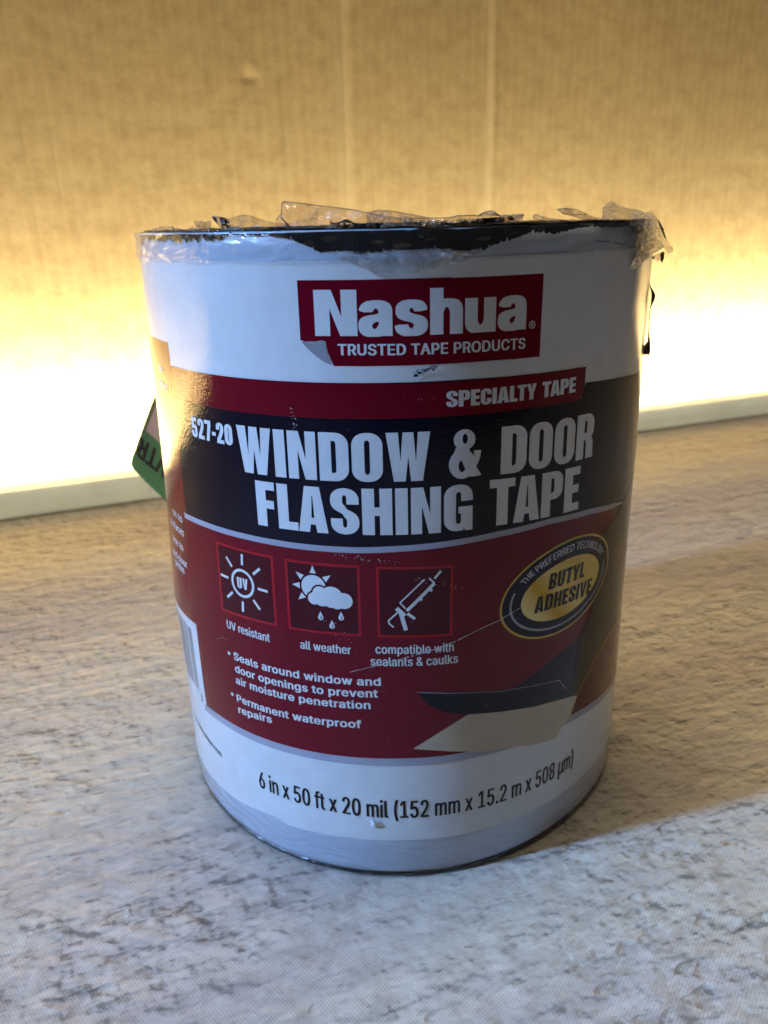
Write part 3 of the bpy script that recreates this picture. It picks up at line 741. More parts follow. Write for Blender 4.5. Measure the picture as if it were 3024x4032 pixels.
# ---- red ground, navy band, stripes
gs1u = curve([(-60, 87.9), (-49.8, 88.4), (-34.7, 88.75), (-20, 88.75), (-8, 88.85), (7.3, 89.5), (22.4, 90.4), (35.9, 90.7), (50, 89.6), (63, 87.5), (80, 84)])
gs1l = lambda u: gs1u(u) - (1.35 + .0 * u)
gs2u = curve([(-60.2, 33.6), (-53, 34.2), (-41, 34.6), (-27.6, 35.1), (-13.4, 35.5), (-1.7, 35.7), (20, 35.5), (46, 34.65), (58, 33.2), (79, 30.5), (150, 30.5)])
gs2l = lambda u: gs2u(u) - 2.0
band('red_ground', lambda u: gs2u(u) if u > -60.1 else 57.6 - .02 * (-u - 60), lambda u: gs1l(u) + .5, -60.1, 150, 'a', 'red_ink', label)
band('side_panel', lambda u: 57.8 + .055 * (u + 60), lambda u: 128.8, -120, -58.6, 'a', 'red_ink', label)
band('navy_band', lambda u: gs1u(u) - .3, curve([(-58.6, 116.4), (44.6, 116.5), (44.7, 119.7), (74, 117.6), (90, 117), (150, 117)]), -58.6, 150, 'b', 'navy_ink', label)
band('silver_stripe', gs1l, gs1u, -59.6, 63, 'c', 'silver_ink', label)
band('silver_stripe', gs2l, gs2u, -60.2, 150, 'b', 'silver_ink', label)
# red flash with one rounded corner
rs = [(-58.6, 116.5), (42.2, 116.1)] + [(42.2 + 2.5 * math.sin(math.radians(a)), 118.6 - 2.5 * math.cos(math.radians(a))) for a in range(10, 91, 10)] + [(44.8, 123.2), (15, 123.65), (-58.6, 123.65)]
fill('red_flash', [rs], 'c', 'red_ink', label)

def uvx(q): return hit(q)[0]
# ---- logo panel with its turned-up corner
lg = [(-18, 143.1), (31, 143.0), (30.85, 126.7), (-11.5, 127.0), (-12.4, 129.2), (-12.9, 131.6), (-13.6, 131.85), (-15.5, 131.55), (-17.2, 131.6), (-18, 131.9)]
fill('logo_panel', [lg], 'a', 'red_ink', label)
cl = [(-17.9, 131.6), (-17.2, 131.5), (-15.5, 131.4), (-13.6, 131.7), (-13.0, 131.5), (-12.5, 129.1), (-11.8, 127.1), (-13.2, 127.6), (-15.2, 129.0), (-16.9, 130.5)]
grid = []
for i in range(11):
    x = -18 + i * .72; grid += stroke([(x, 126.5), (x + .1, 132)], .16)
    y = 127 + i * .5; grid += stroke([(-18.2, y), (-11, y - .1)], .16)
fill('turned_corner', [cl], 'a', 'silver_ink', label)
# cross-hatch clipped to the corner
def clip_grid():
    rows = scan([cl], .08); segs = seg_arrays(grid); out = []
    for y0, y1, q in rows:
        gi = intervals(segs, (y0 + y1) / 2, 'nz'); o = []
        for a, b_, c_, d_ in q:
            for s, e in gi:
                lo, hi = max(a, s), min(b_, e)
                if hi > lo: o.append((lo, hi, lo, hi))
        out.append((y0, y1, o))
    return out
rows_to_mesh('corner_mesh', clip_grid(), lambda x, y: (x, y), OFF['b'], MP['deep_navy_ink' if False else 'scuff_grey'], label)
display('N', (-14.85, 132.72), (uvx((1406, 1230)), 132.72), 8.6, .06, 'c', 'white_paper', label)
heavy('ashua', (uvx((1413, 1300)), 132.7), (27.1, 132.6), 8.6, .092, .02, .05, 'c', 'white_paper', label)
fill('trade_mark', [circle(28.6, 133.3, .78), circle(28.6, 133.3, .62)[::-1]], 'c', 'white_paper', label, dy=.06)
text_uv('R', (28.28, 132.9), (28.95, 132.9), .85, .05, 0, 1, 'c', 'white_paper', label, dy=.05)
text('TRUSTED TAPE PRODUCTS', (1332, 1397), (2065, 1371), 2.1, .055, .01, 1.05, 'c', 'white_paper', label)
KN = {'TA': -.09, 'LT': -.08, 'TY': -.05, 'LA': -.05, 'PE': 0, 'AP': -.02}
l_, r_ = hit((1756, 1603)), hit((1975, 1586)); r2_ = hit((2130, 1569)), hit((2260, 1552))
display('SPECIALTY', l_, (uvx((2108, 1560)), r_[1]), 3.25, .062, 'd', 'white_paper', label, KN)
display('TAPE', (uvx((2130, 1560)), r_[1]), (uvx((2260, 1552)), r_[1] - .05), 3.25, .062, 'd', 'white_paper', label, KN)

# ---- headline
display('527-20', (-50.6, 108.6), (-36.2, 108.7), 4.65, .062, 'd', 'white_paper', label, KN)
display('WINDOW', (-34.9, 103.3), (uvx((1693, 1700)), 103.4), 10.25, .062, 'd', 'white_paper', label, KN)
display('&', (uvx((1766, 1850)), 103.35), (uvx((1894, 1850)), 103.2), 10.3, .06, 'd', 'white_paper', label)
display('DOOR', (uvx((1968, 1860)), 103.1), (uvx((2328, 1780)), 102.4), 10.2, .062, 'd', 'white_paper', label, KN)
display('FLASHING', (-30.9, 91.65), (uvx((1858, 2060)), 91.75), 10.2, .062, 'd', 'white_paper', label, KN)
display('TAPE', (uvx((1926, 1920)), 91.9), (45.1, 90.8), 10.3, .062, 'd', 'white_paper', label, KN)

# ---- pictogram boxes
BX = [((-45.3, 84.55), (-27.8, 84.75), (-28.0, 67.4), (-45.5, 66.8)), ((-24.8, 84.65), (-7.85, 84.6), (-7.95, 67.7), (-24.9, 67.4)), ((-4.4, 84.5), (12.0, 84.0), (11.85, 67.1), (-4.4, 67.6))]
def bq(k, x, y):                                           # unit square (y down) -> uv
    tl, tr, br, bl = BX[k]
    return tuple((np.array(tl) * (1 - x) + np.array(tr) * x) * (1 - y) + (np.array(bl) * (1 - x) + np.array(br) * x) * y)
for k in range(3):
    o_ = [bq(k, *c) for c in ((0, 0), (1, 0), (1, 1), (0, 1))]; i_ = [bq(k, *c) for c in ((.033, .033), (.967, .033), (.967, .967), (.033, .967))]
    fill('icon_frame', [o_, i_[::-1]], 'b', 'bright_red_ink', label, rule='eo')
    fill('icon_panel', [i_], 'b', 'dark_red_ink', label)
def icon(name, k, polys, rule='nz', mat='white_paper', layer='c'):
    fill(name, [[bq(k, *c) for c in p] for p in polys], layer, mat, label, dy=.07, rule=rule)
# sun with UV
P = [circle(.47, .49, .205), circle(.47, .49, .168)[::-1]]
icon('sun_icon', 0, P, 'eo')
P = []
for i in range(8):
    a = math.radians(45 * i + 4); c_, s_ = math.cos(a), math.sin(a)
    P += stroke([(.47 + .265 * c_, .49 + .265 * s_), (.47 + .42 * c_, .49 + .42 * s_)], .036)
icon('sun_icon', 0, P)
p0, p1 = bq(0, .375, .57), bq(0, .565, .57)
display('UV', p0, p1, 2.75, .09, 'c', 'white_paper', label, dy=.07)
# sun, cloud, rain
cloud = [(.395, .50, .085), (.475, .42, .098), (.63, .46, .150), (.79, .50, .112), (.56, .52, .07), (.70, .54, .085), (.50, .50, .10)]
sunp = [circle(.39, .34, .165)]
for a in (270, 218, 322, 180, 137):
    c_, s_ = math.cos(math.radians(a)), math.sin(math.radians(a)); t_ = (-s_, c_)
    P0 = (.39 + .19 * c_, .34 + .19 * s_); P1 = (.39 + .30 * c_, .34 + .30 * s_)
    sunp.append([(P0[0] + .042 * t_[0], P0[1] + .042 * t_[1]), (P0[0] - .042 * t_[0], P0[1] - .042 * t_[1]), P1])
icon('weather_icon', 1, sunp)
icon('weather_icon', 1, [circle(x, y, r + .024) for x, y, r in cloud], 'nz', 'dark_red_ink', 'd')
icon('weather_icon', 1, [circle(x, y, r) for x, y, r in cloud], 'nz', 'white_paper', 'e')
for x, y in ((.47, .755), (.62, .865), (.745, .735)):
    drop = [(x, y - .078)] + [(x + .036 * math.sin(math.radians(a)), y - .036 * math.cos(math.radians(a)) * 1.1 + .01) for a in range(50, 311, 20)]
    icon('weather_icon', 1, [drop], 'nz', 'white_paper', 'c')
    icon('weather_icon', 1, [[(x + .002, y - .03), (x + .017, y + .012), (x + .008, y + .036), (x + .002, y + .04)]], 'nz', 'dark_red_ink', 'd')
# caulking gun (coordinates measured in the box, then to unit square)
def g(x, y): return ((x - 1078) / 462.0, (y - 226) / 424.0)
def gs(pts, w): return stroke([g(*p) for p in pts], w / 440.0)
P = gs([(1425, 298), (1464, 255)], 13) + gs([(1393, 293), (1427, 326)], 9) + gs([(1366, 299), (1217, 437), (1249, 470)], 8)
P += gs([(1424, 326), (1338, 410), (1262, 482)], 19) + gs([(1400, 372), (1412, 360)], 12) + gs([(1340, 425), (1352, 415)], 12)
P += gs([(1196, 470), (1246, 516)], 26) + gs([(1222, 500), (1252, 604)], 24) + gs([(1262, 502), (1308, 534)], 17) + gs([(1203, 495), (1147, 545), (1149, 562), (1176, 585)], 9)
P = [p if sum((p[i][0] * p[(i + 1) % 4][1] - p[(i + 1) % 4][0] * p[i][1]) for i in range(4)) > 0 else p[::-1] for p in P]
icon('caulking_gun_icon', 2, P)

# ---- small print
sp = dict(layer='c', mat='white_paper', parent=label)
text('UV resistant', (898, 2469), (1066, 2526), 2.15, .035, 0, 1.03, **sp)
text('all weather', (1185, 2550), (1384, 2573), 2.1, .035, 0, 1.03, **sp)
text('compatible with', (1479, 2570), (1786, 2561), 2.15, .035, 0, 1.03, **sp)
text('sealants & caulks', (1460, 2617), (1802, 2606), 2.15, .035, 0, 1.03, **sp)
for q in ((905, 2570), (918, 2731)): fill('bullet', [circle(*hit(q), .48)], 'c', 'white_paper', label, dy=.08)
sp2 = dict(bx=.055, by=.012, track=1.05, **sp)
text('Seals around window and', (925, 2594), (1500, 2697), 2.05, **sp2)
text('door openings to prevent', (930, 2643), (1489, 2743), 2.05, **sp2)
text('air moisture penetration', (933, 2688), (1460, 2789), 2.05, **sp2)
text('Permanent waterproof', (937, 2758), (1424, 2864), 2.05, **sp2)
text('repairs', (943, 2804), (1074, 2845), 2.05, **sp2)
bt = dict(layer='b', mat='black_ink', parent=label)
l_, r_ = hit((1025, 3098)), hit((2252, 3017))
text_uv('6 in x 50 ft x 20 mil (152 mm x 15.2 m x 508 µm)', (l_[0], 19.1), (r_[0], 17.9), 5.0, .028, .0, 1.02, **bt)

# side panel: fragments of the directions, bar code, web line
def at(u, v): return (u, v)
for s_, u1, v, w in (('use', -64.3, 121.2, 4.2), ('rubber', -61.6, 117.2, 8.4), ('on to', -61.4, 84.6, 8.0), ('surfaces', -61.2, 81.0, 12), ('use to', -62.8, 76.6, 9), ('and door', -61.0, 72.6, 12.5), ('jambs', -63.4, 70.2, 8)):
    text_uv(s_, (u1 - w, v), (u1, v), 2.0, .04, 0, 1.03, 'c', 'white_paper', label)
x = -82.0; bars = []; rb = random.Random(3)
while x < -62.8:
    w = rb.choice([.25, .25, .4, .6]); bars.append([(x, 36.5), (x + w, 36.5), (x + w, 55.0), (x, 55.0)]); x += w + rb.choice([.6, .7, 1.1])
fill('barcode', bars, 'b', 'black_ink', label)
text_uv('3', (-62.2, 33.6), (-61.0, 33.6), 2.1, .03, 0, 1, 'b', 'black_ink', label)
text_uv('www.nashuatape.com', (-74, 22.6), (-53.2, 20.4), 1.7, .02, 0, 1.0, 'b', 'black_ink', label)

# ---- oval badge
OC = (42.0, 72.3)
def oval(a, b_, n=96, dx=0, dy=0): return [(OC[0] + dx + a * math.cos(2 * math.pi * i / n) + b_ * .16 * math.sin(2 * math.pi * i / n), OC[1] + dy + b_ * math.sin(2 * math.pi * i / n)) for i in range(n)]
badge = fill('oval_badge', [oval(18.9, 11.7)], 'd', 'gold_line_ink', label)
fill('badge_ring', [oval(18.35, 11.2)], 'e', 'deep_navy_ink', label)
fill('badge_centre', [oval(13.6, 7.25, dx=.2, dy=-.3)], 'f', 'gold_ink', label)
P = []
for i in range(40):
    a0, a1 = math.radians(165 + 205 * i / 40), math.radians(165 + 205 * (i + 1) / 40)
    P.append([(OC[0] + A * math.cos(t) + B * .16 * math.sin(t), OC[1] + B * math.sin(t)) for A, B, t in ((15.9, 9.3, a0), (16.45, 9.8, a0), (16.45, 9.8, a1), (15.9, 9.3, a1))])
fill('badge_arc', P, 'f', 'silver_ink', label)
rows = text_rows('THE PREFERRED TECHNOLOGY', 16.5, .03, 0, 1.04, .05)
def arc_fn(x, y):
    t = math.radians(152 - 127 * x / 16.5); r = 8.45 + 1.75 * y; A = 14.9 + 1.75 * y
    return (OC[0] + A * math.cos(t) + r * .16 * math.sin(t), OC[1] + r * math.sin(t))
rows_to_mesh('lettering', rows, arc_fn, OFF['f'], MP['mesh_grey_ink'], label)
display('BUTYL', hit((2153, 2322)), hit((2293, 2268)), 4.0, .07, 'g', 'black_ink', label, KN, slant=.12)
display('ADHESIVE', hit((2097, 2414)), hit((2318, 2333)), 4.0, .07, 'g', 'black_ink', label, KN, slant=.12)

# ---- picture of the peeling tape
def c2(x, y): return (1500 + x / 1.508, 2000 + y / 1.508)
strip = [c2(*q) for q in ((770, 1080), (900, 990), (1050, 870), (1150, 790), (1230, 640), (1290, 420), (1250, 260), (1290, 165), (1385, 60), (1470, -120), (1500, -230))]
right = [c2(*q) for q in ((1440, 640), (1340, 760), (1250, 920), (1165, 1088), (1000, 1100), (850, 1095))]
pl = hits(strip, 14, False) + [(79, 101), (86, 100), (86, 70), (74, 63)] + hits(right, 14, False)
fill('tape_picture', [pl], 'b', 'deep_navy_ink', label)
dk = [c2(*q) for q in ((1165, 800), (1230, 640), (1290, 420), (1250, 260), (1290, 165), (1385, 60), (1470, -120), (1500, -230))]
dk2 = [c2(*q) for q in ((1440, 640), (1340, 760), (1250, 920), (1165, 1088), (1135, 1060))]
fill('tape_picture', [hits(dk, 14, False) + [(79, 101), (86, 100), (86, 70), (74, 63)] + hits(dk2, 14, False)], 'c', 'charcoal_ink', label)
ed = [c2(*q) for q in ((1440, 600), (1340, 760), (1250, 920), (1165, 1090), (1120, 1220), (1022, 1370))]
fill('tape_picture', [hits([c2(*q) for q in ((1420, 640), (1340, 760), (1250, 920), (1165, 1090), (1120, 1225), (1260, 1140), (1392, 990))], 14) ], 'c', 'dark_red_ink', label)  # shade right of the tape edge, painted as darker ink over the red
fold = [c2(*q) for q in ((213, 1090), (400, 1097), (700, 1085), (900, 1052), (1052, 1020), (1090, 1070), (1163, 1090), (1163, 1106), (900, 1177), (700, 1207), (510, 1223), (380, 1210), (280, 1168))]
fill('tape_picture', [hits(fold)], 'd', 'navy_ink', label)
top = [c2(*q) for q in ((213, 1090), (400, 1097), (700, 1085), (900, 1052), (1052, 1020), (1090, 1072))]
fill('tape_picture_line', stroke(hits(top, 10, False), .16), 'e', 'silver_ink', label)
beige = [c2(*q) for q in ((512, 1223), (700, 1208), (900, 1178), (1163, 1107), (1120, 1220), (1022, 1370), (900, 1402), (600, 1443), (400, 1440), (190, 1426))]
fill('tape_picture', [hits(beige)], 'd', 'beige_ink', label)
fill('tape_picture_line', stroke(hits(ed, 10, False), .22), 'e', 'gold_line_ink', label)

# ---- scuffs, crease and smudges
rs_ = random.Random(5); P = []
def chip(q, s): 
    c_ = hit(q); a = rs_.uniform(0, 6.28); n = rs_.randint(3, 5)
    return [(c_[0] + s * rs_.uniform(.5, 1.2) * math.cos(a + 6.28 * i / n), c_[1] + .7 * s * rs_.uniform(.4, 1.1) * math.sin(a + 6.28 * i / n)) for i in range(n)]
crease = [(1380, 2642), (1470, 2620), (1600, 2585), (1690, 2560), (1790, 2522), (1870, 2482), (1960, 2440), (2020, 2405), (2075, 2372)]
cr = hits(crease, 9, False)
i = 0
while i < len(cr) - 2:
    n = rs_.randint(1, 3); seg = cr[i:i + n + 1]
    P += stroke([(p[0], p[1] + rs_.uniform(-.08, .08)) for p in seg], rs_.uniform(.12, .26) * (1 if 15 < i < len(cr) - 12 else .6)); i += n + (1 if rs_.random() < .25 else 0)
P = [p if sum((p[i][0] * p[(i + 1) % len(p)][1] - p[(i + 1) % len(p)][0] * p[i][1]) for i in range(len(p))) > 0 else p[::-1] for p in P]
fill('crease_line', P, 'g', 'scuff', label, dy=.09)
P = []
def scat(x0, y0, x1, y1, n, spread, s=.22):
    for _ in range(n):
        t = rs_.random(); P.append(chip((x0 + (x1 - x0) * t + rs_.gauss(0, spread), y0 + (y1 - y0) * t + rs_.gauss(0, spread)), s * rs_.uniform(.3, 1.2)))
scat(1325, 2180, 1575, 2215, 46, 6, .15); scat(1640, 2275, 1825, 2312, 34, 5, .14); scat(1270, 2430, 1400, 2570, 34, 14, .11)
scat(1150, 1600, 1165, 1690, 16, 6, .2); scat(1600, 1560, 1700, 1570, 9, 16, .09); scat(860, 2505, 910, 2515, 5, 4, .2)
scat(1500, 2640, 1530, 2960, 20, 8, .09); scat(950, 2200, 2200, 2900, 45, 60, .08); scat(900, 1650, 2200, 2100, 35, 60, .07)
P = [p if sum((p[i][0] * p[(i + 1) % len(p)][1] - p[(i + 1) % len(p)][0] * p[i][1]) for i in range(len(p))) > 0 else p[::-1] for p in P]
fill('scuff_marks', P, 'g', 'scuff', label, dy=.09)
P = []
scat(1640, 1470, 1720, 1440, 60, 6, .26); scat(1636, 1482, 1650, 1468, 14, 3, .35)
fill('dark_smudge', P, 'g', 'butyl_smudge', label, dy=.09); P = []
scat(1650, 2070, 1760, 2076, 8, 5, .15); scat(930, 1120, 2300, 1480, 16, 60, .08)
fill('dark_speck', P, 'g', 'butyl_smudge', label, dy=.09)
# torn nick in the lower margin with its lifted curl
nk = hit((1482, 3240)); V = []; Fc = []
for i in range(9):
    for j in range(5):
        s = i / 8; t = j / 4
        u = nk[0] - 1.3 + 2.0 * s * (1 - .35 * t); v = nk[1] + 1.2 - 2.3 * t + .25 * math.sin(s * 6); V.append(wrap(u, v, .3 + 1.0 * math.sin(math.pi * s) * (1 - t) ** .5 * .9))
for i in range(8):
    for j in range(4):
        a = i * 5 + j; Fc.append((a, a + 5, a + 6, a + 1))
mesh('torn_nick', V, Fc, MP['white_paper'], label, smooth=True)

# ---- black adhesive smeared over the upper edge
def t1(x, y): return (520 + x / 2.765, 780 + y / 2.765)
def t2(x, y): return (1050 + x / 2.765, 760 + y / 2.765)
def t3(x, y): return (1600 + x / 2.765, 780 + y / 2.765)
def t4(x, y): return (2050 + x / 2.552, 760 + y / 2.552)
def t5(x, y): return (2400 + x / 1.843, 900 + y / 1.843)
lower = [t1(980, 404), t1(1250, 404), t1(1480, 402), t1(1600, 425), t2(90, 460), t2(280, 510), t2(470, 590), t2(560, 640), t2(700, 640), t2(870, 625), t2(960, 655), t2(1050, 668), t2(1200, 640),
         t2(1400, 610), t2(1560, 650), t3(20, 590), t3(170, 560), t3(350, 545), t3(470, 590), t3(600, 598), t3(720, 560), t3(830, 565), t3(930, 520), t3(1080, 470), t3(1200, 430), t3(1350, 372), t3(1440, 372), t4(160, 395), t4(350, 412), t4(560, 352), t4(700, 335), t4(860, 345), t4(1000, 345), t4(1060, 330), t4(1090, 330)]
upper = [t4(1100, 262), t4(1030, 262), t4(800, 300), t4(560, 288), t4(100, 320), t3(1280, 302), t3(830, 318), t3(560, 338), t3(250, 318), t3(0, 352), t2(1500, 398), t2(1000, 408), t2(460, 425), t2(0, 438), t1(1250, 385), t1(980, 392)]
rj = random.Random(11)
lo = hits(lower, 5, False)
lo = [(p[0], p[1] + rj.gauss(0, .10) + (rj.uniform(.2, .7) if rj.random() < .05 else 0)) for p in lo]
up = [(p[0], min(p[1], 152.1)) for p in hits(upper, 8, False)]
rows = scan([lo + up], .06)
rows_to_mesh('adhesive_smear', rows, lambda x, y: (x, y), .12, M_BUTYL, roll)
P = []
for q0, q1, n in ((t1(95, 415), t1(560, 430), 60), (t1(560, 420), t1(980, 410), 60)):
    for _ in range(n):
        t = rj.random(); p = hit((q0[0] + (q1[0] - q0[0]) * t, q0[1] + (q1[1] - q0[1]) * t + rj.gauss(0, 3)))
        s = rj.uniform(.2, .7); P.append([(p[0] - s, p[1] - s * .3), (p[0] + s * .2, p[1] - s * rj.uniform(.3, 2.2)), (p[0] + s, p[1] + .1), (p[0] + s * .4, p[1] + s * .5)])
P += [hits([t1(95, 405), t1(300, 402), t1(560, 390), t1(980, 396), t1(980, 402), t1(560, 412), t1(300, 414), t1(120, 430), t1(112, 500), t1(98, 505)])]
P += [hits([t4(755, 480), t4(900, 488), t4(900, 494), t4(755, 486)]), hits([t4(940, 498), t4(1060, 518), t4(1060, 524), t4(940, 506)]), hits([t4(1080, 548), t4(1140, 552), t4(1140, 560), t4(1080, 556)])]
P = [p if sum((p[i][0] * p[(i + 1) % len(p)][1] - p[(i + 1) % len(p)][0] * p[i][1]) for i in range(len(p))) > 0 else p[::-1] for p in P]
P = [[(x, min(y, 152.0)) for x, y in p] for p in P]
rows_to_mesh('adhesive_smear', scan(P, .06), lambda x, y: (x, y), .12, M_BUTYL, roll)

# ------------------------------------------------------------------ clear film, torn and bunched round the top
def film_on_roll(name, loop, off, amp, mat, dens=9, seed=0):
    """a piece of film lying on the side of the roll, wrinkled"""
    rows = scan([hits(loop, dens)], .35); V, Fc = [], []
    for y0, y1, q in rows:
        for a0, b0, a1, b1 in q:
            k = max(1, int((b0 - a0) / .6)); base = len(V)
            for i in range(k + 1):
                f = i / k
                for u, v in ((a0 + (b0 - a0) * f, y0), (a1 + (b1 - a1) * f, y1)):
                    V.append(wrap(u, v, off + amp * (.5 + .5 * noise.noise((u * .55 + v * .9 + seed, v * .5 - u * .1, seed))) ** 2))
            for i in range(k):
                c = base + 2 * i; Fc.append((c, c + 2, c + 3, c + 1))
    o = mesh(name, V, Fc, mat, film, smooth=True)
    bm = bmesh.new(); bm.from_mesh(o.data); bmesh.ops.remove_doubles(bm, verts=bm.verts, dist=1e-5); bm.to_mesh(o.data); bm.free()
    return o
def wavy(u, v, s):
    return (.5 + .5 * noise.noise((u * .35 + v * .55, v * .8 - u * .05, s))) ** 2
V, Fc = [], []; zr = [146.0, 146.5, 147, 147.6, 148.3, 149, 149.8, 150.6, 151.4, 152.0]; ri = [0] * 10
n = 520
for i in range(n):
    u = -165 * 1.234 + 2 * 165 * 1.234 * i / n
    u = R0 * 1000 * (-math.pi + 2 * math.pi * i / n)
    for v, dr in zip(zr, ri):
        k = .2 + .85 * wavy(u, v, 3.0) + (.55 * max(0, noise.noise((u * .9 + 2, 0, 8))) if v < 147.2 else 0)
        if u < -30: k += .6 * max(0, noise.noise((u * .5 - v * .9, v * .3, 1.0)))
        vv = v + .35 * noise.noise((u * .2, v, 5)) + (.9 * max(0, noise.noise((u * .25, 3, 5))) if dr < -1 else 0)
        V.append(wrap(u, vv, k + dr))
k = len(zr)
for i in range(n):
    for j in range(k - 1):
        a = i * k + j; b2 = ((i + 1) % n) * k + j; Fc.append((a, b2, b2 + 1, a + 1))
film = mesh('shrink_film', V, Fc, film_mat('shrink_film_band', haze=.02, tint=(.95, .95, .96), bump=.45, scale=110, gloss=.07), roll, smooth=True)
# lower rim of film under the label
V, Fc = [], []; zr = [.2, .9, 2, 3.5, 5, 6.5, 8, 9.5, 10.6]
for i in range(n):
    u = R0 * 1000 * (-math.pi + 2 * math.pi * i / n); top = lab_lo(max(-160, min(160, u))) / 10.9
    for v in zr:
        V.append(wrap(u, v * top, .05 + .28 * wavy(u * .6 + 40, v * .6, 9.0) * min(1, v / 2)))
k = len(zr)
for i in range(n):
    for j in range(k - 1):
        a = i * k + j; b2 = ((i + 1) % n) * k + j; Fc.append((a, b2, b2 + 1, a + 1))
mesh('film_hem', V, Fc, film_mat('shrink_film_hem', haze=.02, tint=(.97, .97, .98), bump=.18, scale=80, gloss=.1), film, smooth=True)
film_on_roll('film_flap', [t2(700, 640), t2(760, 700), (1330, 1008), (1415, 1045), (1480, 1078), (1510, 1085), (1560, 1075), (1620, 1078), (1720, 1055), (1830, 1025), (1900, 1005), t3(600, 560), t3(100, 560), t2(1200, 640)], .5, .9, film_mat('shrink_film_drape', haze=.30, tint=(.80, .80, .80), bump=.6, scale=150, gloss=.09), seed=4)

def tube(name, pts, rad, mat, parent, seg=6):
    V, Fc = [], []; n = len(pts)
    for i, p in enumerate(pts):
        p = Vector(p); d = (Vector(pts[min(i + 1, n - 1)]) - Vector(pts[max(i - 1, 0)])).normalized()
        a = d.cross(Vector((0, 1, 0.2))).normalized(); b_ = d.cross(a)
        r = rad[i] if isinstance(rad, (list, tuple)) else rad
        for k in range(seg):
            t = 2 * math.pi * k / seg; V.append(p + (a * math.cos(t) + b_ * math.sin(t)) * r)
    for i in range(n - 1):
        for k in range(seg):
            a = i * seg + k; b2 = i * seg + (k + 1) % seg; Fc.append((a, b2, b2 + seg, a + seg))
    Fc.append(tuple(range(seg))[::-1]); Fc.append(tuple(range((n - 1) * seg, n * seg)))
    return mesh(name, V, Fc, mat, parent, smooth=True)
def film_up(name, loop, yl, yr, mat, amp=.0016, cell=5.0, freq=.05, seed=0, lean=0.0):
    """a piece of torn film standing above the rim; yl..yr is its distance at its left and right end"""
    xs = [p[0] for p in loop]; x0, x1 = min(xs), max(xs); ysm = max(p[1] for p in loop)
    rows = scan([[(p[0], -p[1]) for p in loop]], cell); V, Fc = [], []
    def P3(x, y):
        t = (x - x0) / max(1, x1 - x0); yy = yl + (yr - yl) * t
        rn = noise.noise((x * freq, y * freq * 1.3, seed)); rn += .5 * noise.noise((x * freq * 2.3 + y * freq, y * freq * 2.1, seed + 5))
        up = min(1, (ysm - y) / 40.0)
        return at_y((x, y), yy + amp * rn * (.25 + .75 * up) + lean * (ysm - y) / 60.0)
    for y0, y1, q in rows:
        for a0, b0, a1, b1 in q:
            k = max(1, int((b0 - a0) / cell)); base = len(V)
            for i in range(k + 1):
                f = i / k
                V.append(P3(a0 + (b0 - a0) * f, -y0)); V.append(P3(a1 + (b1 - a1) * f, -y1))
            for i in range(k):
                c = base + 2 * i; Fc.append((c, c + 2, c + 3, c + 1))
    o = mesh(name, V, Fc, mat, film, smooth=True)
    bm = bmesh.new(); bm.from_mesh(o.data); bmesh.ops.remove_doubles(bm, verts=bm.verts, dist=2e-5); bm.to_mesh(o.data); bm.free()
    if name == FT_ and mat in (M_FILM, M_FILM_CLEAR):       # the torn edge curls into a thin bead
        E_ = []
        for i in range(len(loop) - 1):
            a_, b_ = loop[i], loop[i + 1]
            for k in range(4): E_.append(P3(a_[0] + (b_[0] - a_[0]) * k / 4, a_[1] + (b_[1] - a_[1]) * k / 4))
        E_ = [p for p in E_ if p[2] > ZTOP + .0012]
        if len(E_) > 3: tube('film_edge', E_, .00009, M_EDGE, film, 5)
    return o
FT_ = 'torn_film'
M_EDGE = film_mat('shrink_film_edge', haze=.35, tint=(.42, .36, .33), bump=.2)
def yr_at(x):                                              # distance of the front rim under a photo column
    t = math.radians(float(np.interp(x, [555, 700, 900, 1200, 1560, 1900, 2200, 2400, 2490], [-70, -48, -32, -15, 1, 16, 32, 46, 58])))
    return -RT(t) * math.cos(t)
FT_ = 'torn_film'
film_up(FT_, [t1(*q) for q in ((95, 412), (120, 390), (200, 345), (300, 313), (500, 315), (560, 350), (660, 308), (720, 350), (830, 345), (860, 395), (600, 400), (300, 405))], yr_at(575), yr_at(830), M_FILM, seed=1)
film_up(FT_, [t1(*q) for q in ((672, 247), (800, 255), (862, 248), (860, 330), (800, 372), (720, 372), (690, 320))], -.030, -.028, M_FILM_DIRTY, seed=2)
film_up(FT_, [t1(*q) for q in ((865, 212), (872, 190), (890, 187), (1048, 222), (1070, 290), (1092, 372), (1010, 380), (985, 345), (910, 265))], yr_at(850) + .003, yr_at(910) + .002, M_FILM_DIRTY, seed=3)
film_up(FT_, [t1(*q) for q in ((1050, 222), (1130, 195), (1215, 177), (1300, 190), (1430, 238), (1560, 266), (1700, 262), (1760, 385), (1400, 385), (1075, 385))], -.034, -.040, film_mat('shrink_film_grey', haze=.22, tint=(.74, .71, .66), speck=.16), seed=4)
film_up(FT_, [t1(*q) for q in ((700, 330), (900, 350), (1150, 300), (1210, 340), (1250, 392), (900, 398), (700, 392))], yr_at(800) + .001, yr_at(980) + .001, M_FILM, seed=14)
film_up(FT_, [t2(*q) for q in ((95, 392), (92, 330), (108, 285), (142, 243), (160, 240), (163, 110), (190, 90), (380, 112), (560, 134), (900, 176), (1200, 236), (1400, 270), (1700, 300), (1700, 400), (900, 408), (400, 405))], yr_at(1080) + .004, yr_at(1660) + .003, M_FILM_CLEAR, amp=.0012, freq=.02, seed=5)
film_up('film_fold', [t2(*q) for q in ((100, 392), (215, 330), (300, 305), (480, 275), (545, 160), (565, 170), (560, 340), (520, 385), (300, 398))], yr_at(1080) + .002, yr_at(1260) + .002, film_mat('shrink_film_fold', haze=.16, tint=(.93, .93, .95), bump=1.0, scale=220, gloss=.05), amp=.0022, seed=6)
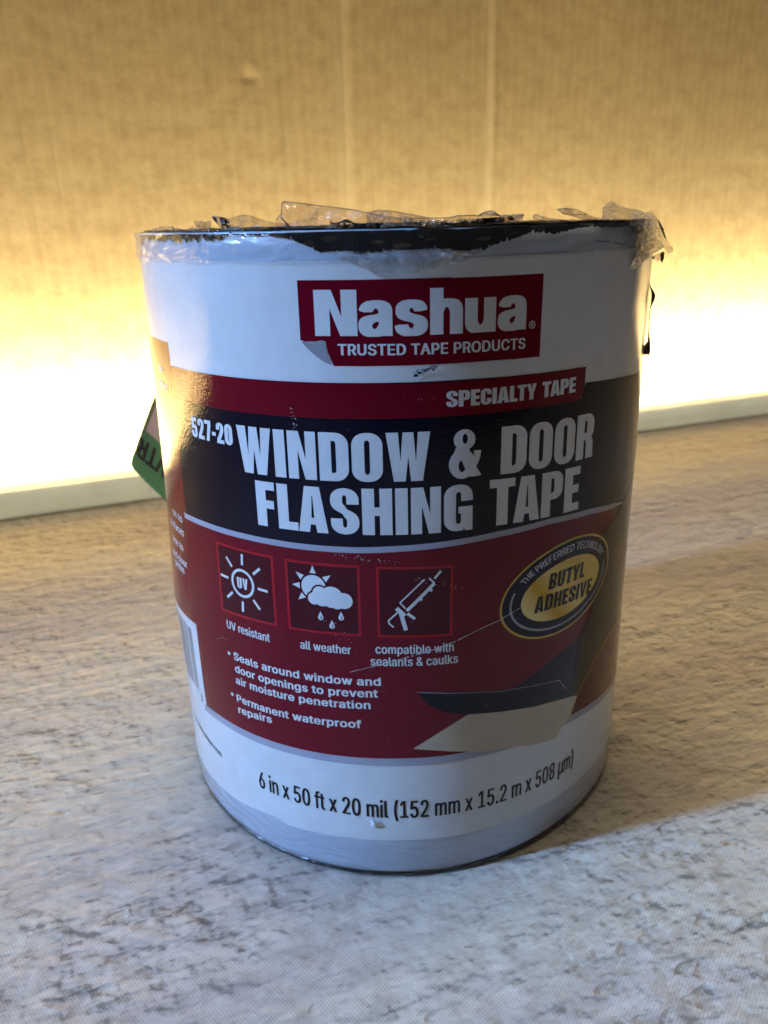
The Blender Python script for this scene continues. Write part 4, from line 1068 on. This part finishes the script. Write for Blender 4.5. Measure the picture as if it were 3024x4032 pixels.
film_up(FT_, [t2(*q) for q in ((690, 335), (860, 290), (1000, 335), (1200, 310), (1659, 330), (1659, 402), (1000, 408), (600, 405))], yr_at(1310) + .001, yr_at(1640) + .001, M_FILM_DIRTY, seed=16)
film_up(FT_, [t2(*q) for q in ((1090, 210), (1200, 186), (1330, 190), (1450, 210), (1659, 248), (1900, 300), (1900, 390), (1090, 390))], -.012, -.016, M_FILM, seed=7)
film_up(FT_, [t3(*q) for q in ((-30, 205), (100, 234), (370, 238), (550, 192), (660, 187), (780, 190), (830, 160), (912, 136), (960, 150), (1015, 190), (1286, 177), (1255, 258), (1215, 305), (700, 325), (300, 322), (-30, 340))], yr_at(1590) + .003, yr_at(2060) + .002, M_FILM, amp=.0018, seed=8)
film_up(FT_, [t3(*q) for q in ((100, 250), (500, 240), (900, 215), (1280, 180), (1240, 230), (900, 275), (740, 300), (400, 320), (120, 320))], yr_at(1640) + .001, yr_at(2060) + .001, M_FILM_DIRTY, seed=18)
film_up(FT_, [t3(*q) for q in ((790, 190), (830, 160), (912, 136), (1020, 192))], -.035, -.035, M_FILM_DIRTY, seed=19)
film_up(FT_, [t4(*q) for q in ((120, 243), (128, 225), (152, 214), (185, 226), (300, 250), (440, 270), (600, 290), (420, 300), (200, 292), (135, 268))], yr_at(2100) + .002, yr_at(2280) + .002, M_FILM, seed=9)
film_up(FT_, [t4(*q) for q in ((360, 170), (390, 157), (470, 152), (560, 168), (650, 205), (740, 240), (840, 248), (840, 300), (700, 290), (610, 265), (480, 225), (400, 195))], yr_at(2195) + .006, yr_at(2380) + .003, M_FILM, seed=10)
# the big crumpled flap folded out over the right of the rim
film_up('crumpled_flap', [t4(*q) for q in ((818, 262), (822, 150), (860, 104), (910, 79), (945, 95), (990, 118), (1060, 148), (1190, 168), (1242, 198), (1300, 240), (1345, 300), (1390, 380), (1420, 470), (1440, 545), (1300, 635), (1200, 720), (1128, 773), (1097, 757), (1110, 700), (1155, 630), (1205, 520), (1180, 440), (1130, 370), (1100, 275), (1030, 265), (900, 292))], -.047, -.030, M_FILM_CRUMPLE, amp=.0065, cell=3.0, freq=.06, seed=11)
film_up('crumpled_flap', [t4(*q) for q in ((1238, 200), (1312, 180), (1345, 215), (1400, 290), (1440, 380), (1470, 460), (1505, 520), (1538, 555), (1532, 590), (1480, 610), (1445, 560), (1410, 470), (1380, 380), (1300, 270))], -.030, -.022, M_FILM_CRUMPLE, amp=.0045, cell=3.0, freq=.08, seed=12)
film_up('film_tail', [t4(*q) for q in ((1180, 440), (1230, 400), (1300, 440), (1400, 480), (1445, 545), (1300, 640), (1128, 773), (1097, 757), (1150, 640), (1205, 520))], -.048, -.036, film_mat('shrink_film_tail', haze=.26, tint=(.90, .88, .86), bump=1.0, scale=150, gloss=.08), amp=.003, cell=3.0, freq=.09, seed=13)

# ---- strings and rags of black adhesive
zz = []; rz = random.Random(2)
x = 1070.0; up_ = 0
while x < 1660:
    y = np.interp(x, [1070, 1640], [358, 340]) ; a = 16 * (.35 + .65 * abs(math.sin(x * .011)))
    q = t1(x, y + (a if up_ else -a) + rz.uniform(-5, 5)); zz.append(at_y(q, yr_at(q[0]) + .0005 + rz.uniform(-.0006, .0006))); x += rz.uniform(9, 17); up_ ^= 1
for x, y in ((20, 375), (45, 395), (60, 378), (85, 395), (100, 378), (130, 372), (150, 392), (180, 395), (240, 350), (150, 260), (240, 360), (260, 385), (330, 392), (345, 365), (365, 370), (395, 390), (410, 378), (440, 392), (470, 380), (520, 372), (560, 378), (590, 368)):
    q = t2(x, y); zz.append(at_y(q, yr_at(q[0]) + .0005))
tube('adhesive_string', zz, .00017, M_BUTYL, roll, 5)
for pts in ([(690, 312), (720, 335), (780, 330), (860, 292), (900, 305), (940, 330), (985, 342)], [(1500, 325), (1600, 322), (1660, 330)]):
    tube('adhesive_string', [at_y(t2(*q), yr_at(t2(*q)[0]) + .0005) for q in pts], .00016, M_BUTYL, roll, 5)
tube('adhesive_string', [at_y(t3(*q), yr_at(t3(*q)[0]) - .0002) for q in ((620, 255), (640, 275), (660, 262), (680, 290), (700, 258), (725, 270), (740, 262), (760, 280), (785, 285))], .0003, M_BUTYL, roll, 5)
tube('adhesive_string', [at_y(t3(*q), yr_at(t3(*q)[0])) for q in ((360, 285), (430, 278), (500, 288), (550, 295))], .00022, M_BUTYL, roll, 5)
YS = -.021
st_ = [(1285, 700), (1290, 850), (1302, 940), (1322, 985), (1334, 1025), (1330, 1070), (1316, 1115), (1300, 1165), (1294, 1290), (1286, 1400), (1290, 1470), (1290, 1560), (1294, 1610)]
rd_ = [.0001, .0001, .00012, .0003, .0005, .00045, .00022, .00012, .00012, .00014, .0003, .0004, .0002]
film_strand = tube('adhesive_string', [at_y(t4(*q), YS) for q in st_], rd_, M_BUTYL, roll)
film_up('adhesive_rag', [t4(*q) for q in ((1283, 1420), (1300, 1450), (1298, 1560), (1306, 1610), (1285, 1638), (1262, 1622), (1248, 1645), (1235, 1615), (1210, 1620), (1222, 1575), (1250, 1520), (1272, 1490))], YS - .001, YS + .001, film_mat('smeared_rag', haze=.5, tint=(.45, .42, .38), speck=.30), amp=.001, cell=2.5, freq=.2, seed=30)
film_up('adhesive_rag', [t4(*q) for q in ((1310, 650), (1380, 600), (1442, 590), (1446, 640), (1432, 680), (1422, 712), (1408, 680), (1388, 672), (1372, 700), (1362, 668), (1330, 668))], -.026, -.023, M_FILM_DIRTY, amp=.001, cell=2.5, freq=.2, seed=31)
film_up('adhesive_rag', [t4(*q) for q in ((1382, 262), (1400, 290), (1432, 350), (1455, 430), (1462, 468), (1445, 450), (1412, 370), (1395, 320), (1376, 285))], -.031, -.026, M_BUTYL, amp=.001, cell=2.5, freq=.2, seed=32)
# loose film strip hanging at the right silhouette
film_up('film_tail', [t4(*q) for q in ((1180, 760), (1282, 690), (1296, 850), (1310, 1000), (1296, 1200), (1285, 1420), (1262, 1500), (1240, 1460), (1262, 1250), (1268, 1050), (1225, 900))], -.0245, -.0215, film_mat('shrink_film_side', haze=.10, tint=(.93, .92, .90), bump=.8, scale=200, gloss=.06), amp=.0015, cell=4, freq=.05, seed=33)

# ------------------------------------------------------------------ green card tucked behind the roll
def tg(x, y): return (460 + x / 4.2533, 1500 + y / 4.2533)
YC = .062
tagm = {}
for nm, col in (('green_print', (.10, .30, .15)), ('pinkish_print', (.62, .52, .55)), ('dark_print', (.03, .035, .03)), ('olive_print', (.13, .19, .11))):
    tagm[nm] = print_mat(nm, col, rough=.35)
def card_pt(q, dy=0.0):
    return Vector(at_y(q, YC + .00004 * (q[0] - 560) - dy))
cardloop = [tg(*q) for q in ((648, 225), (560, 440), (470, 680), (380, 930), (300, 1160), (250, 1290), (236, 1350), (240, 1410), (260, 1455), (300, 1505), (460, 1665), (640, 1840), (770, 1960), (1000, 2180), (1350, 1500), (1300, 700))]
def slab(name, loop, d0, d1, mat, parent, at=None):
    n = len(loop); V = [card_pt(q, d0) for q in loop] + [card_pt(q, d1) for q in loop]
    c0 = Vector(at_z(tg(770, 1960), 0)) if at is None else at
    V = [v - c0 for v in V]
    Fc = [tuple(range(n)), tuple(range(2 * n - 1, n - 1, -1))] + [(i, n + i, n + (i + 1) % n, (i + 1) % n) for i in range(n)]
    return mesh(name, V, Fc, mat, parent)
c0 = card_pt(tg(900, 2100)); c0.z = 0
card = empty('green_card', c0, 'green card with a pale panel and dark letters, peeking out behind the roll', 'card')
slab('card_sheet', cardloop, 0, -.0007, tagm['green_print'], card, c0)
slab('pale_panel', [tg(*q) for q in ((660, 400), (600, 540), (490, 830), (520, 860), (740, 1060), (1000, 1290), (1100, 700))], .00025, .00005, tagm['pinkish_print'], card, c0)
slab('edge_band', [tg(*q) for q in ((650, 235), (565, 445), (475, 685), (410, 860), (455, 890), (485, 830), (598, 540), (662, 390))], .00022, .00004, tagm['olive_print'], card, c0)
# letters upside down along the lower edge
bl0 = np.array(tg(500, 960)); dirx = np.array([-.62, -.56]);
def card_text(s, origin, ex, ey, mat):
    rows = text_rows(s, .72 * len(s) , .06, .02, 1.05, .06); V, Fc = [], []
    for y0, y1, q in rows:
        for a0, b0, a1, b1 in q:
            base = len(V)
            for x, y in ((a0, y0), (b0, y0), (b1, y1), (a1, y1)):
                p = np.array(origin) + np.array(ex) * x + np.array(ey) * y; V.append(card_pt(tuple(p), .0005) - c0)
            Fc.append((base, base + 1, base + 2, base + 3))
    return mesh('lettering', V, Fc, mat, card)
o_ = np.array(tg(890, 1330)); ex = (np.array(tg(400, 930)) - np.array(tg(890, 1330))) / 2.16; ey = (np.array(tg(560, 1440)) - np.array(tg(650, 1130)))
card_text('VTR', o_, ex, ey, tagm['dark_print'])
# loose threads on its lower edge
for a_, b_ in (((462, 1680), (476, 1720)), ((556, 1770), (556, 1850)), ((750, 1950), (742, 2030))):
    p = [card_pt(tg(a_[0] + (b_[0] - a_[0]) * t + 6 * math.sin(t * 4), a_[1] + (b_[1] - a_[1]) * t), .0003) - c0 for t in (0, .25, .5, .75, 1)]
    tube('thread', p, .00012, tagm['pinkish_print'], card, 5)
